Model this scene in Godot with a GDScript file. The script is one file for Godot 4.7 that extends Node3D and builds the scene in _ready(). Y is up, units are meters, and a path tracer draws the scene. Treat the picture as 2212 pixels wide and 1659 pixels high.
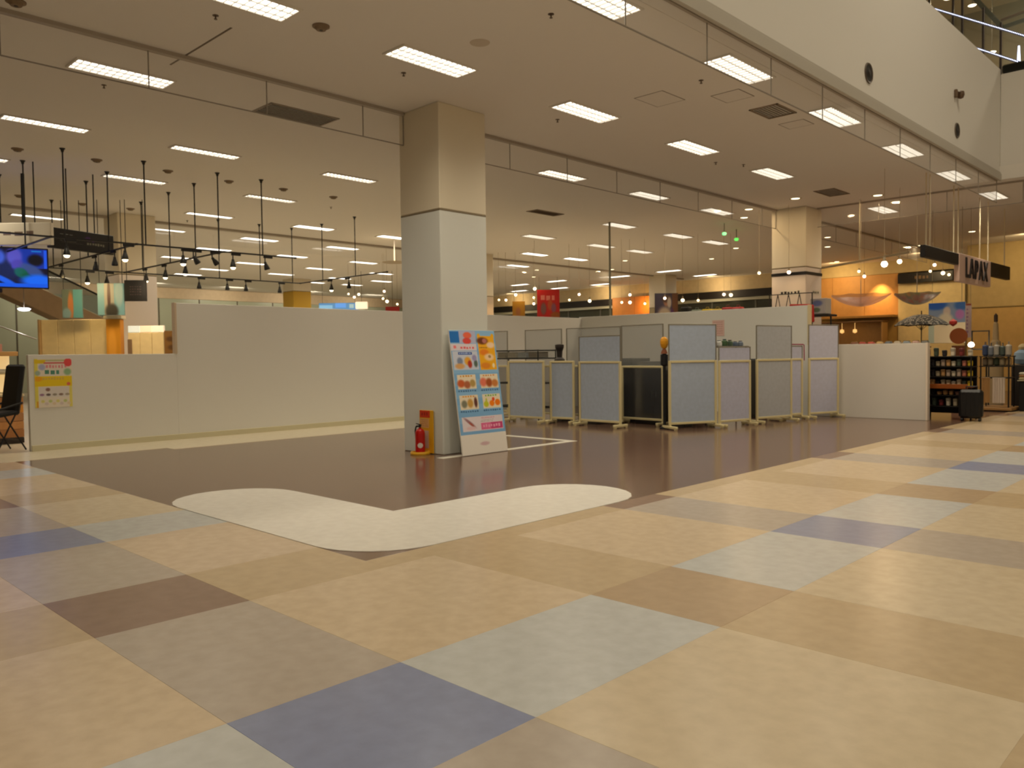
extends Node3D
# A vacated corner lot on the ground floor of a shopping centre: x runs east along the lot's front, -z runs north into the shop floor, y up, metres.

const CEIL := 5.3
const FRONT := -4.85
var lamp_power := 4.9
var hall_power := 33.0
var lamp_tint := Color(1.0, 0.942, 0.83)
var used := {}
var mats := {}
var noise_tex: NoiseTexture2D
var rng := RandomNumberGenerator.new()


func _ready() -> void:
	rng.seed = 7
	make_camera()
	make_air()
	make_textures()
	hall_lamps()
	build_floor()
	build_shell()
	build_ceiling_lights()
	build_ceiling_fittings()
	build_smoke_screens()
	build_partitions()
	build_columns()
	build_lot_things()
	build_rolling_screens()
	build_stored_goods()
	build_rails()
	build_left_hall()
	build_back_hall()
	build_right_shop()
	build_upper_floor()


# ---------------------------------------------------------------- camera and air
func make_camera() -> void:
	var cam := Camera3D.new()
	cam.name = "camera"
	var yaw := deg_to_rad(45.929)
	var pitch := deg_to_rad(2.0403)
	var roll := deg_to_rad(-0.7152)
	var f := Vector3(sin(yaw) * cos(pitch), -sin(pitch), -cos(yaw) * cos(pitch))
	var r0 := Vector3(cos(yaw), 0, sin(yaw))
	var u0 := r0.cross(f)
	var r := r0 * cos(roll) + u0 * sin(roll)
	var u := u0 * cos(roll) - r0 * sin(roll)
	cam.transform = Transform3D(Basis(r, u, -f), Vector3(0, 1.5, 0))
	cam.fov = 50.717
	cam.near = 0.05
	cam.far = 200.0
	var lens := CameraAttributesPhysical.new()
	lens.frustum_focal_length = 25.32
	lens.frustum_focus_distance = 1.1
	lens.frustum_near = 0.05
	lens.frustum_far = 200.0
	lens.exposure_aperture = 15.0
	cam.attributes = lens
	add_child(cam)
	cam.fov = 50.717


func make_air() -> void:
	var e := Environment.new()
	e.background_mode = Environment.BG_COLOR
	e.background_color = Color(0.02, 0.02, 0.025)
	e.tonemap_mode = Environment.TONE_MAPPER_LINEAR
	e.tonemap_exposure = 1.0
	e.sdfgi_enabled = true
	e.ssao_enabled = true
	e.ssil_enabled = true
	var w := WorldEnvironment.new()
	w.name = "air"
	w.environment = e
	add_child(w)


func area_light(called: String, at: Vector3, size: Vector2, energy: float, tint: Color, down := Vector3.DOWN, parent: Node = null) -> void:
	var l := AreaLight3D.new()
	l.name = called
	l.area_size = size
	l.area_normalize_energy = true
	l.light_energy = energy
	l.light_color = tint
	l.shadow_enabled = true
	l.area_range = 60.0
	l.area_attenuation = 2.0
	var up := Vector3(0, 0, -1) if absf(down.y) > 0.9 else Vector3.UP
	l.transform = Transform3D(Basis.looking_at(down, up), at)
	(parent if parent else self).add_child(l, true)


func louvre_light(called: String, at: Vector3, energy: float, size: float, half_angle := 77.0) -> void:
	# a louvred fitting throws its light downwards and cuts it off towards the ceiling
	var l := SpotLight3D.new()
	l.name = called
	l.spot_angle = half_angle
	l.spot_attenuation = 0.7
	l.spot_range = 60.0
	l.light_energy = energy
	l.light_color = lamp_tint
	l.light_size = size
	l.shadow_enabled = true
	l.transform = Transform3D(Basis.looking_at(Vector3.DOWN, Vector3.FORWARD), at)
	add_child(l, true)


func hall_lamps() -> void:
	# the tall hall over the walkway is lit by panels on its own ceiling
	for x in [-6.0, 4.0, 14.0]:
		for z in [-1.5, 5.5]:
			var t := thing("hall_light_panel", "large square light panel on the high hall ceiling, %s, %s" % [{-6.0: "left", 4.0: "middle", 14.0: "right"}[x], "front" if z < 0 else "back"], "ceiling light", Vector3(x, 13.4, z), 0.0, "light panels on the high hall ceiling")
			var s := sb()
			cbox(s, Vector3(0, 0.03, 0), Vector3(1.7, 0.06, 1.7), 0.01)
			obj("frame", s, M(Color(0.85, 0.85, 0.83), 0.5), t)
			s = sb()
			cbox(s, Vector3(0, -0.01, 0), Vector3(1.6, 0.02, 1.6), 0.004)
			obj("diffuser", s, glow(Color(1, 0.92, 0.8), 2.2), t)
			louvre_light("hall_lamp", Vector3(x, 13.3, z), hall_power, 0.6)


# ---------------------------------------------------------------- materials
func make_textures() -> void:
	noise_tex = noise(3, 0.015, Color(0.945, 0.94, 0.935), Color(1, 1, 1), 512)


func noise(seed_: int, freq: float, a: Color, b: Color, size := 256, normal := false) -> NoiseTexture2D:
	var n := FastNoiseLite.new()
	n.seed = seed_
	n.frequency = freq
	n.fractal_octaves = 4
	var t := NoiseTexture2D.new()
	t.width = size
	t.height = size
	t.seamless = true
	t.noise = n
	if normal:
		t.as_normal_map = true
		t.bump_strength = 1.5
	else:
		var g := Gradient.new()
		g.set_color(0, a)
		g.set_color(1, b)
		t.color_ramp = g
	return t


func M(c: Color, rough := 0.6, metal := 0.0, key := "") -> StandardMaterial3D:
	var k := "%s %.2f %.2f %s" % [c.to_html(), rough, metal, key]
	if not mats.has(k):
		var m := StandardMaterial3D.new()
		m.albedo_color = c
		m.roughness = rough
		m.metallic = metal
		mats[k] = m
	return mats[k]


func mottled(c: Color, rough: float, scale := 0.9, spec := 0.5) -> StandardMaterial3D:
	var k := "mottled %s %.2f %.2f" % [c.to_html(), rough, scale]
	if not mats.has(k):
		var m := StandardMaterial3D.new()
		m.albedo_color = c
		m.albedo_texture = noise_tex
		m.uv1_triplanar = true
		m.uv1_world_triplanar = true
		m.uv1_scale = Vector3.ONE * scale
		m.roughness = rough
		m.metallic_specular = spec
		mats[k] = m
	return mats[k]


func glow(c: Color, energy: float) -> StandardMaterial3D:
	var k := "glow %s %.2f" % [c.to_html(), energy]
	if not mats.has(k):
		var m := StandardMaterial3D.new()
		m.albedo_color = Color(0.9, 0.9, 0.9)
		m.roughness = 0.5
		m.emission_enabled = true
		m.emission = c
		m.emission_energy_multiplier = energy
		mats[k] = m
	return mats[k]


func pane(c: Color, alpha: float, rough := 0.05) -> StandardMaterial3D:
	var k := "pane %s %.2f %.2f" % [c.to_html(), alpha, rough]
	if not mats.has(k):
		var m := StandardMaterial3D.new()
		m.albedo_color = Color(c.r, c.g, c.b, alpha)
		m.transparency = BaseMaterial3D.TRANSPARENCY_ALPHA
		m.roughness = rough
		mats[k] = m
	return mats[k]


func printed(img: Image, rough := 0.4, emit := 0.0) -> StandardMaterial3D:
	var m := StandardMaterial3D.new()
	var t := ImageTexture.create_from_image(img)
	m.roughness = rough
	if emit > 0.0:
		m.albedo_color = Color(0.02, 0.02, 0.02)
		m.emission_enabled = true
		m.emission = Color.BLACK
		m.emission_texture = t
		m.emission_energy_multiplier = emit
	else:
		m.albedo_texture = t
	return m


# ---------------------------------------------------------------- shapes
func sb() -> SurfaceTool:
	var s := SurfaceTool.new()
	s.begin(Mesh.PRIMITIVE_TRIANGLES)
	return s


func tri(s: SurfaceTool, a: Vector3, b: Vector3, c: Vector3, na: Vector3, nb: Vector3, nc: Vector3, ua := Vector2.ZERO, ub := Vector2.ZERO, uc := Vector2.ZERO) -> void:
	if (b - a).cross(c - a).dot(na + nb + nc) > 0.0:
		var t := b
		b = c
		c = t
		t = nb
		nb = nc
		nc = t
		var q := ub
		ub = uc
		uc = q
	s.set_normal(na)
	s.set_uv(ua)
	s.add_vertex(a)
	s.set_normal(nb)
	s.set_uv(ub)
	s.add_vertex(b)
	s.set_normal(nc)
	s.set_uv(uc)
	s.add_vertex(c)


func quad(s: SurfaceTool, a: Vector3, b: Vector3, c: Vector3, d: Vector3, n: Vector3) -> void:
	# a top left, b top right, c bottom right, d bottom left
	tri(s, a, b, c, n, n, n, Vector2(0, 0), Vector2(1, 0), Vector2(1, 1))
	tri(s, a, c, d, n, n, n, Vector2(0, 0), Vector2(1, 1), Vector2(0, 1))


func cbox(s: SurfaceTool, c: Vector3, size: Vector3, bev := 0.004, rot := Basis()) -> void:
	var h := size / 2.0
	var e := minf(bev, minf(h.x, minf(h.y, h.z)) * 0.8)
	var ax := [Vector3.RIGHT, Vector3.UP, Vector3.BACK]
	for i in 3:
		var j := (i + 1) % 3
		var k := (i + 2) % 3
		for si in [-1.0, 1.0]:
			var o: Vector3 = ax[i] * h[i] * si
			var u: Vector3 = ax[j] * (h[j] - e)
			var v: Vector3 = ax[k] * (h[k] - e)
			quad(s, c + rot * (o - u - v), c + rot * (o + u - v), c + rot * (o + u + v), c + rot * (o - u + v), rot * (ax[i] * si))
	if e <= 0.0:
		return
	for i in 3:
		var j := (i + 1) % 3
		var k := (i + 2) % 3
		for sj in [-1.0, 1.0]:
			for sk in [-1.0, 1.0]:
				var l: Vector3 = ax[i] * (h[i] - e)
				var p: Vector3 = ax[j] * h[j] * sj + ax[k] * (h[k] - e) * sk
				var q: Vector3 = ax[j] * (h[j] - e) * sj + ax[k] * h[k] * sk
				quad(s, c + rot * (p - l), c + rot * (p + l), c + rot * (q + l), c + rot * (q - l), rot * ((ax[j] * sj + ax[k] * sk) as Vector3).normalized())
	for sx in [-1.0, 1.0]:
		for sy in [-1.0, 1.0]:
			for sz in [-1.0, 1.0]:
				var n: Vector3 = rot * Vector3(sx, sy, sz).normalized()
				tri(s, c + rot * Vector3(h.x * sx, (h.y - e) * sy, (h.z - e) * sz), c + rot * Vector3((h.x - e) * sx, h.y * sy, (h.z - e) * sz), c + rot * Vector3((h.x - e) * sx, (h.y - e) * sy, h.z * sz), n, n, n)


func slab(s: SurfaceTool, lo: Vector3, hi: Vector3, bev := 0.004) -> void:
	cbox(s, (lo + hi) / 2.0, hi - lo, bev)


func beam(s: SurfaceTool, a: Vector3, b: Vector3, w: float, h: float, bev := 0.003) -> void:
	var d := b - a
	var z := d.normalized()
	var x := Vector3.UP.cross(z)
	if x.length() < 0.01:
		x = Vector3.RIGHT
	x = x.normalized()
	var y := z.cross(x)
	cbox(s, (a + b) / 2.0, Vector3(w, h, d.length()), bev, Basis(x, y, z))


func rod(s: SurfaceTool, a: Vector3, b: Vector3, r0: float, r1 := -1.0, n := 10) -> void:
	if r1 < 0.0:
		r1 = r0
	var z := (b - a).normalized()
	var x := (Vector3.RIGHT if absf(z.x) < 0.9 else Vector3.UP).cross(z).normalized()
	var y := z.cross(x)
	for i in n:
		var p := TAU * i / n
		var q := TAU * (i + 1) / n
		var dp := x * cos(p) + y * sin(p)
		var dq := x * cos(q) + y * sin(q)
		tri(s, a + dp * r0, a + dq * r0, b + dq * r1, dp, dq, dq)
		tri(s, a + dp * r0, b + dq * r1, b + dp * r1, dp, dq, dp)
		tri(s, a, a + dp * r0, a + dq * r0, -z, -z, -z)
		tri(s, b, b + dp * r1, b + dq * r1, z, z, z)


func tube(s: SurfaceTool, pts: Array, r: float, n := 8) -> void:
	for i in pts.size() - 1:
		rod(s, pts[i], pts[i + 1], r, r, n)


func lathe(s: SurfaceTool, c: Vector3, prof: Array, n := 16, rot := Basis()) -> void:
	# prof: Vector2(radius, height) from the bottom up
	for k in prof.size() - 1:
		var a: Vector2 = prof[k]
		var b: Vector2 = prof[k + 1]
		var t := (b - a).normalized()
		var nr := t.y
		var ny := -t.x
		for i in n:
			var p := TAU * i / n
			var q := TAU * (i + 1) / n
			var dp := Vector3(cos(p), 0, sin(p))
			var dq := Vector3(cos(q), 0, sin(q))
			var np := rot * (dp * nr + Vector3.UP * ny)
			var nq := rot * (dq * nr + Vector3.UP * ny)
			var v0 := c + rot * (dp * a.x + Vector3.UP * a.y)
			var v1 := c + rot * (dq * a.x + Vector3.UP * a.y)
			var v2 := c + rot * (dq * b.x + Vector3.UP * b.y)
			var v3 := c + rot * (dp * b.x + Vector3.UP * b.y)
			if a.x > 0.0001:
				tri(s, v0, v1, v2, np, nq, nq)
			if b.x > 0.0001:
				tri(s, v0, v2, v3, np, nq, np)


func flat(s: SurfaceTool, poly: PackedVector2Array, y0: float, y1: float) -> void:
	# a sheet with the outline poly (x, z) between two heights
	var ids := Geometry2D.triangulate_polygon(poly)
	for i in range(0, ids.size(), 3):
		var a := poly[ids[i]]
		var b := poly[ids[i + 1]]
		var c := poly[ids[i + 2]]
		tri(s, Vector3(a.x, y1, a.y), Vector3(b.x, y1, b.y), Vector3(c.x, y1, c.y), Vector3.UP, Vector3.UP, Vector3.UP)
	var turn := -1.0 if Geometry2D.is_polygon_clockwise(poly) else 1.0
	for i in poly.size():
		var a := poly[i]
		var b := poly[(i + 1) % poly.size()]
		var d := (b - a).normalized() * turn
		var n := Vector3(d.y, 0, -d.x)
		quad(s, Vector3(a.x, y1, a.y), Vector3(b.x, y1, b.y), Vector3(b.x, y0, b.y), Vector3(a.x, y0, a.y), n)


# ---------------------------------------------------------------- objects
func numbered(called: String) -> String:
	var n: int = used.get(called, 0)
	used[called] = n + 1
	return called if n == 0 else "%s_%03d" % [called, n]


func obj(called: String, s: SurfaceTool, m: Material, parent: Node = null) -> MeshInstance3D:
	return put(called, s.commit(), m, parent)


func put(called: String, mesh: Mesh, m: Material, parent: Node = null) -> MeshInstance3D:
	var o := MeshInstance3D.new()
	o.mesh = mesh
	o.material_override = m
	if parent == null or parent == self:
		o.name = numbered(called)
		add_child(o, true)
	else:
		var n := 0
		var nm := called
		while parent.has_node(nm):
			n += 1
			nm = "%s_%03d" % [called, n]
		o.name = nm
		parent.add_child(o, true)
	return o


func tag(o: Node3D, label: String, category: String, group := "") -> Node3D:
	o.set_meta("label", label)
	o.set_meta("category", category)
	if group:
		o.set_meta("group", group)
	return o


func thing(called: String, label: String, category: String, at := Vector3.ZERO, turn := 0.0, group := "") -> Node3D:
	var o := Node3D.new()
	o.name = numbered(called)
	add_child(o, true)
	o.position = at
	o.rotation.y = turn
	tag(o, label, category, group)
	return o


func struct(called: String, s: SurfaceTool, m: Material, label: String, category: String) -> MeshInstance3D:
	var o := obj(called, s, m)
	o.set_meta("kind", "structure")
	tag(o, label, category)
	return o


func copy(o: Node3D, at: Vector3, turn: float, label: String, group := "") -> Node3D:
	var c: Node3D = o.duplicate()
	c.name = numbered(str(o.get_meta("base", o.name)))
	add_child(c, true)
	c.position = at
	c.rotation.y = turn
	c.set_meta("label", label)
	if group:
		c.set_meta("group", group)
	return c


const ORD := ["first", "second", "third", "fourth", "fifth", "sixth", "seventh", "eighth", "ninth", "tenth", "eleventh", "twelfth", "thirteenth", "fourteenth", "fifteenth", "sixteenth", "seventeenth", "eighteenth", "nineteenth", "twentieth", "twenty-first", "twenty-second", "twenty-third", "twenty-fourth", "twenty-fifth", "twenty-sixth", "twenty-seventh", "twenty-eighth", "twenty-ninth", "thirtieth", "thirty-first", "thirty-second", "thirty-third", "thirty-fourth", "thirty-fifth", "thirty-sixth", "thirty-seventh", "thirty-eighth"]


func bearing(p: Vector3) -> float:
	return atan2(p.x, -p.z)


func by_bearing(list: Array) -> Array:
	var l := list.duplicate()
	l.sort_custom(func(a, b): return bearing(a) < bearing(b))
	return l


# ---------------------------------------------------------------- pictures
func canvas(w: int, h: int, c: Color) -> Image:
	var im := Image.create(w, h, false, Image.FORMAT_RGB8)
	im.fill(c)
	return im


func blob(im: Image, cx: float, cy: float, rx: float, ry: float, c: Color, soft := 0.35, tilt := 0.0) -> void:
	# centre and radii as shares of the picture
	var w := im.get_width()
	var h := im.get_height()
	var big := maxf(rx * w, ry * h) * (1.0 + soft)
	for y in range(maxi(0, int(cy * h - big)), mini(h, int(cy * h + big) + 1)):
		for x in range(maxi(0, int(cx * w - big)), mini(w, int(cx * w + big) + 1)):
			var p := Vector2(x - cx * w, y - cy * h).rotated(-tilt)
			var d := sqrt(pow(p.x / (rx * w), 2) + pow(p.y / (ry * h), 2))
			var k := 1.0 - smoothstep(1.0 - soft, 1.0 + soft, d)
			if k > 0.0:
				im.set_pixel(x, y, im.get_pixel(x, y).lerp(c, k * c.a))


func rect(im: Image, x0: float, y0: float, x1: float, y1: float, c: Color) -> void:
	var w := im.get_width()
	var h := im.get_height()
	im.fill_rect(Rect2i(int(x0 * w), int(y0 * h), maxi(1, int((x1 - x0) * w)), maxi(1, int((y1 - y0) * h))), c)


func dashes(im: Image, x0: float, y0: float, x1: float, h: float, c: Color, n: int, seed_ := 1) -> void:
	# a line of small print too far away to read
	var r := RandomNumberGenerator.new()
	r.seed = seed_
	var step := (x1 - x0) / n
	for i in n:
		rect(im, x0 + step * (i + 0.1), y0 + h * r.randf_range(0, 0.2), x0 + step * (i + r.randf_range(0.6, 0.9)), y0 + h * r.randf_range(0.8, 1.0), c)


func sheet(called: String, w: float, h: float, im: Image, parent: Node, at: Vector3, basis_: Basis, rough := 0.4, emit := 0.0) -> MeshInstance3D:
	# a printed face, w by h, its centre at a point, facing basis_.z
	var s := sb()
	var x := basis_.x * w / 2.0
	var y := basis_.y * h / 2.0
	quad(s, at - x + y, at + x + y, at + x - y, at - x - y, basis_.z)
	return obj(called, s, printed(im, rough, emit), parent)


# ---------------------------------------------------------------- floor
func tile_colour(i: int, j: int, wide_x: bool, wide_z: bool) -> Color:
	# wide and narrow columns take turns, and so do the rows; the pattern repeats every 4.8 m both ways
	var cream: Color = [Color(0.80, 0.725, 0.615), Color(0.805, 0.745, 0.64), Color(0.80, 0.725, 0.63)][posmod(i * 3 + j * 5, 3)]
	var tan_ := Color(0.745, 0.665, 0.535)
	if wide_x and wide_z:
		return cream
	if wide_z:
		return Color(0.70, 0.66, 0.62) if posmod(i, 2) == 0 else tan_
	if posmod(j, 2) == 0:
		if wide_x:
			return Color(0.755, 0.77, 0.775)
		return Color(0.525, 0.565, 0.70) if posmod(i, 2) == 0 else Color(0.70, 0.61, 0.49)
	if wide_x:
		return tan_
	return Color(0.54, 0.445, 0.385) if posmod(i, 2) == 0 else tan_


func build_floor() -> void:
	var s := sb()
	slab(s, Vector3(-14, -0.3, -50), Vector3(47, -0.01, 10), 0.0)
	var fl := struct("floor", s, mottled(Color(0.80, 0.76, 0.68), 0.4), "shopping centre floor of large square and oblong vinyl tiles", "floor")
	for i in range(-2, 14):
		for wx in 2:
			var x0 := 0.03 + 2.4 * i + (0.0 if wx == 0 else 1.5)
			var x1 := x0 + (1.5 if wx == 0 else 0.9)
			for j in range(-2, 6):
				for wz in 2:
					var z1 := -2.24 - 2.4 * j - (0.0 if wz == 1 else 0.9)
					var z0 := z1 - (0.9 if wz == 1 else 1.5)
					var c := tile_colour(i, j, wx == 0, wz == 0)
					var r := Rect2(x0, z0, x1 - x0, z1 - z0)
					var parts := []
					if z0 >= -4.9 or x1 <= 3.49:
						if z0 > -15.0:
							parts.append(r)
					elif x0 >= 3.49:
						parts.append(r.intersection(Rect2(3.49, -4.9, 60, 40)))
					elif z0 > -15.0:
						parts.append(r.intersection(Rect2(-20, -20, 23.49, 40)))
						parts.append(r.intersection(Rect2(3.49, -4.9, 60, 40)))
					for q: Rect2 in parts:
						if q.size.x > 0.02 and q.size.y > 0.02 and q.end.y < 2.2:
							var t := sb()
							slab(t, Vector3(q.position.x, -0.012, q.position.y), Vector3(q.end.x, 0.0, q.end.y), 0.0012)
							obj("tile", t, mottled(c, 0.27, 0.9, 0.5), fl)
	s = sb()
	slab(s, Vector3(3.49, -0.012, -15.0), Vector3(34.0, 0.0, -4.9), 0.001)
	obj("brown_vinyl", s, mottled(Color(0.445, 0.35, 0.295), 0.16, 1.7), fl)
	s = sb()
	slab(s, Vector3(3.3, -0.002, -15.0), Vector3(5.75, 0.004, -13.72), 0.001)
	slab(s, Vector3(5.75, -0.002, -15.0), Vector3(13.0, 0.004, -13.42), 0.001)
	obj("cream_vinyl_strip", s, mottled(Color(0.86, 0.82, 0.72), 0.35), fl)
	# white L-shaped band round the corner of the brown floor, its ends rounded
	var p := PackedVector2Array()
	for k in 9:
		var a := PI + (PI / 2) * k / 8.0
		p.append(Vector2(4.15 + 0.66 * cos(PI - (PI / 2) * k / 8.0), -5.56 + 0.66 * sin(PI - (PI / 2) * k / 8.0)))
	var q := PackedVector2Array()
	q.append_array(p)
	for k in 13:
		var a := PI / 2 - PI * k / 12.0
		q.append(Vector2(6.6 + 0.68 * cos(a), -5.585 + 0.685 * sin(a)))
	q.append(Vector2(4.8, -6.27))
	for k in 13:
		var a := -PI * k / 12.0
		q.append(Vector2(4.145 + 0.655 * cos(a), -8.1 + 0.68 * sin(a)))
	s = sb()
	flat(s, q, -0.002, 0.005)
	obj("white_vinyl_band", s, mottled(Color(0.88, 0.87, 0.845), 0.3), fl)
	s = sb()
	slab(s, Vector3(7.75, -0.002, -9.06), Vector3(10.82, 0.005, -8.92), 0.001)
	slab(s, Vector3(10.68, -0.002, -10.6), Vector3(10.82, 0.005, -9.06), 0.001)
	obj("white_stripe", s, mottled(Color(0.90, 0.89, 0.84), 0.3), fl)


func build_shell() -> void:
	var paint := M(Color(0.88, 0.87, 0.85), 0.75)
	var ceil_paint := M(Color(0.90, 0.885, 0.86), 0.85)
	var s := sb()
	slab(s, Vector3(-14, CEIL, -50), Vector3(47, CEIL + 0.3, FRONT - 0.3), 0.0)
	slab(s, Vector3(20.85, CEIL, FRONT - 0.3), Vector3(47, CEIL + 0.3, 10), 0.0)
	var cl := struct("ceiling", s, ceil_paint, "flat off-white shop floor ceiling dotted with recessed lights", "ceiling")
	s = sb()
	slab(s, Vector3(4.57, CEIL - 0.005, -10.5), Vector3(4.595, CEIL + 0.01, -8.85), 0.002)
	obj("expansion_seam", s, M(Color(0.45, 0.4, 0.35), 0.7), cl)
	s = sb()
	slab(s, Vector3(-14, 13.5, -50), Vector3(47, 13.8, 10), 0.0)
	struct("ceiling_upper", s, ceil_paint, "high ceiling over the hall and the upper floor", "ceiling")
	s = sb()
	slab(s, Vector3(-14, CEIL, FRONT - 0.3), Vector3(20.85, 7.75, FRONT), 0.01)
	struct("wall_front", s, paint, "plain off-white fascia wall of the upper floor above the lot", "wall")
	s = sb()
	slab(s, Vector3(20.85, CEIL, FRONT), Vector3(21.15, 7.64, 10), 0.01)
	struct("wall_side", s, paint, "off-white fascia wall of the upper floor turning towards the right", "wall")
	s = sb()
	slab(s, Vector3(-14, CEIL - 0.03, FRONT - 0.02), Vector3(20.86, CEIL + 0.13, FRONT + 0.035), 0.008)
	slab(s, Vector3(-14, CEIL + 0.13, FRONT - 0.02), Vector3(20.86, CEIL + 0.17, FRONT + 0.015), 0.004)
	struct("trim_1", s, M(Color(0.72, 0.70, 0.66), 0.5), "pale grey edge trim along the foot of the fascia wall", "trim")
	s = sb()
	slab(s, Vector3(-14, -0.3, -50.3), Vector3(47, 13.8, -50), 0.0)
	struct("wall_north", s, paint, "far back wall of the shop floor", "wall")
	s = sb()
	slab(s, Vector3(-14.3, -0.3, -50), Vector3(-14, 13.8, 10), 0.0)
	struct("wall_west", s, paint, "left wall of the hall", "wall")
	s = sb()
	slab(s, Vector3(-14, -0.3, 10), Vector3(47, 13.8, 10.3), 0.0)
	struct("wall_south", s, paint, "wall of the hall behind the viewer", "wall")
	s = sb()
	slab(s, Vector3(47, -0.3, -50), Vector3(47.3, 13.8, 10), 0.0)
	struct("wall_east", s, paint, "far right wall of the shop floor", "wall")


# ---------------------------------------------------------------- ceiling
func luminaire(deep: float, cells: int, detailed: bool) -> Node3D:
	var t := Node3D.new()
	var w := 1.27
	var s := sb()
	var f := 0.03
	slab(s, Vector3(-w / 2, -0.022, -deep / 2), Vector3(w / 2, 0.01, -deep / 2 + f), 0.003)
	slab(s, Vector3(-w / 2, -0.022, deep / 2 - f), Vector3(w / 2, 0.01, deep / 2), 0.003)
	slab(s, Vector3(-w / 2, -0.022, -deep / 2 + f), Vector3(-w / 2 + f, 0.01, deep / 2 - f), 0.003)
	slab(s, Vector3(w / 2 - f, -0.022, -deep / 2 + f), Vector3(w / 2, 0.01, deep / 2 - f), 0.003)
	obj("frame", s, M(Color(0.88, 0.86, 0.82), 0.5), t)
	s = sb()
	slab(s, Vector3(-w / 2 + f, -0.006, -deep / 2 + f), Vector3(w / 2 - f, 0.004, deep / 2 - f), 0.001)
	obj("lamp_panel", s, glow(Color(1.0, 0.97, 0.92), 2.7 if detailed else 4.0), t)
	if detailed:
		s = sb()
		var rows := 3 if deep > 0.4 else 2
		for k in rows - 1:
			var z := -deep / 2 + deep * (k + 1) / rows
			slab(s, Vector3(-w / 2 + f, -0.03, z - 0.006), Vector3(w / 2 - f, -0.007, z + 0.006), 0.002)
		for k in cells - 1:
			var x := -w / 2 + w * (k + 1) / cells
			slab(s, Vector3(x - 0.004, -0.03, -deep / 2 + f), Vector3(x + 0.004, -0.007, deep / 2 - f), 0.002)
		obj("louvre", s, M(Color(0.92, 0.91, 0.88), 0.35), t)
	return t


func build_ceiling_lights() -> void:
	var rows := [
		[-5.44, "row nearest the fascia", [6.93, 10.08, 13.24, 16.4, 19.55, 22.8]],
		[-8.07, "row in front of the near column", [4.27, 6.93, 10.08, 13.24, 16.4, 22.8]],
		[-11.25, "row behind the nearer smoke screen", [4.27, 10.08, 13.24, 16.45, 19.65]],
		[-14.45, "row above the back partition", [4.27, 6.92, 10.07, 13.24, 19.6, 22.75, 25.1]],
		[-17.6, "first row beyond the back partition", [3.9, 6.87, 10.0, 19.5, 22.77, 25.1]],
		[-20.7, "second row beyond the back partition", [9.98, 13.14, 16.1, 22.72, 25.14]],
		[-23.85, "third row beyond the back partition", [6.78, 10.1, 13.14, 16.27, 25.1]],
		[-27.0, "fourth row beyond the back partition", [6.78, 13.13, 16.18, 19.4]],
		[-30.05, "fifth row beyond the back partition", [13.22, 16.15, 19.3, 22.56]],
		[-33.1, "sixth row beyond the back partition", [16.1, 19.25, 22.4, 24.86]],
		[-35.7, "last row at the far back", [16.13, 22.6, 24.9]],
	]
	var kinds := {}
	for r in rows:
		var n := 0
		var xs: Array = r[2]
		for x in xs:
			var z: float = r[0]
			var deep := 0.44 if z > -12.0 or x > 12.0 else 0.3
			if z < -11 and z > -12 and x > 5:
				deep = 0.4
			var near := z > -19.0
			var key := "%s %s" % [deep, near]
			if not kinds.has(key):
				kinds[key] = luminaire(deep, 14, near)
			var t: Node3D = kinds[key].duplicate()
			t.name = numbered("ceiling_light")
			add_child(t, true)
			t.position = Vector3(x, CEIL, z)
			tag(t, "louvred ceiling light, %s from the left, %s" % [ORD[n], r[1]], "ceiling light", "recessed louvred ceiling lights")
			louvre_light("luminaire_lamp", Vector3(x, CEIL - 0.06, z), lamp_power * (1.0 if deep > 0.35 else 0.8), 0.3)
			n += 1
	var far := [[32.1, -20.9], [35.2, -20.85], [32.4, -23.95], [31.8, -27.5], [35.2, -27.3], [31.9, -30.2], [35.3, -30.3], [34.9, -33.1]]
	var pts := []
	for f in far:
		pts.append(Vector3(f[0], CEIL, f[1]))
	var n2 := 0
	for p in by_bearing(pts):
		var t: Node3D = kinds["0.44 false"].duplicate() if kinds.has("0.44 false") else luminaire(0.44, 14, false)
		t.name = numbered("ceiling_light")
		add_child(t, true)
		t.position = p
		t.rotation.y = PI / 2
		tag(t, "crosswise ceiling light, %s from the left among those above the far shopfront" % ORD[n2], "ceiling light", "recessed louvred ceiling lights")
		louvre_light("luminaire_lamp", p - Vector3(0, 0.06, 0), lamp_power * 0.8, 0.3)
		n2 += 1
	for k in kinds.values():
		k.free()


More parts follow.
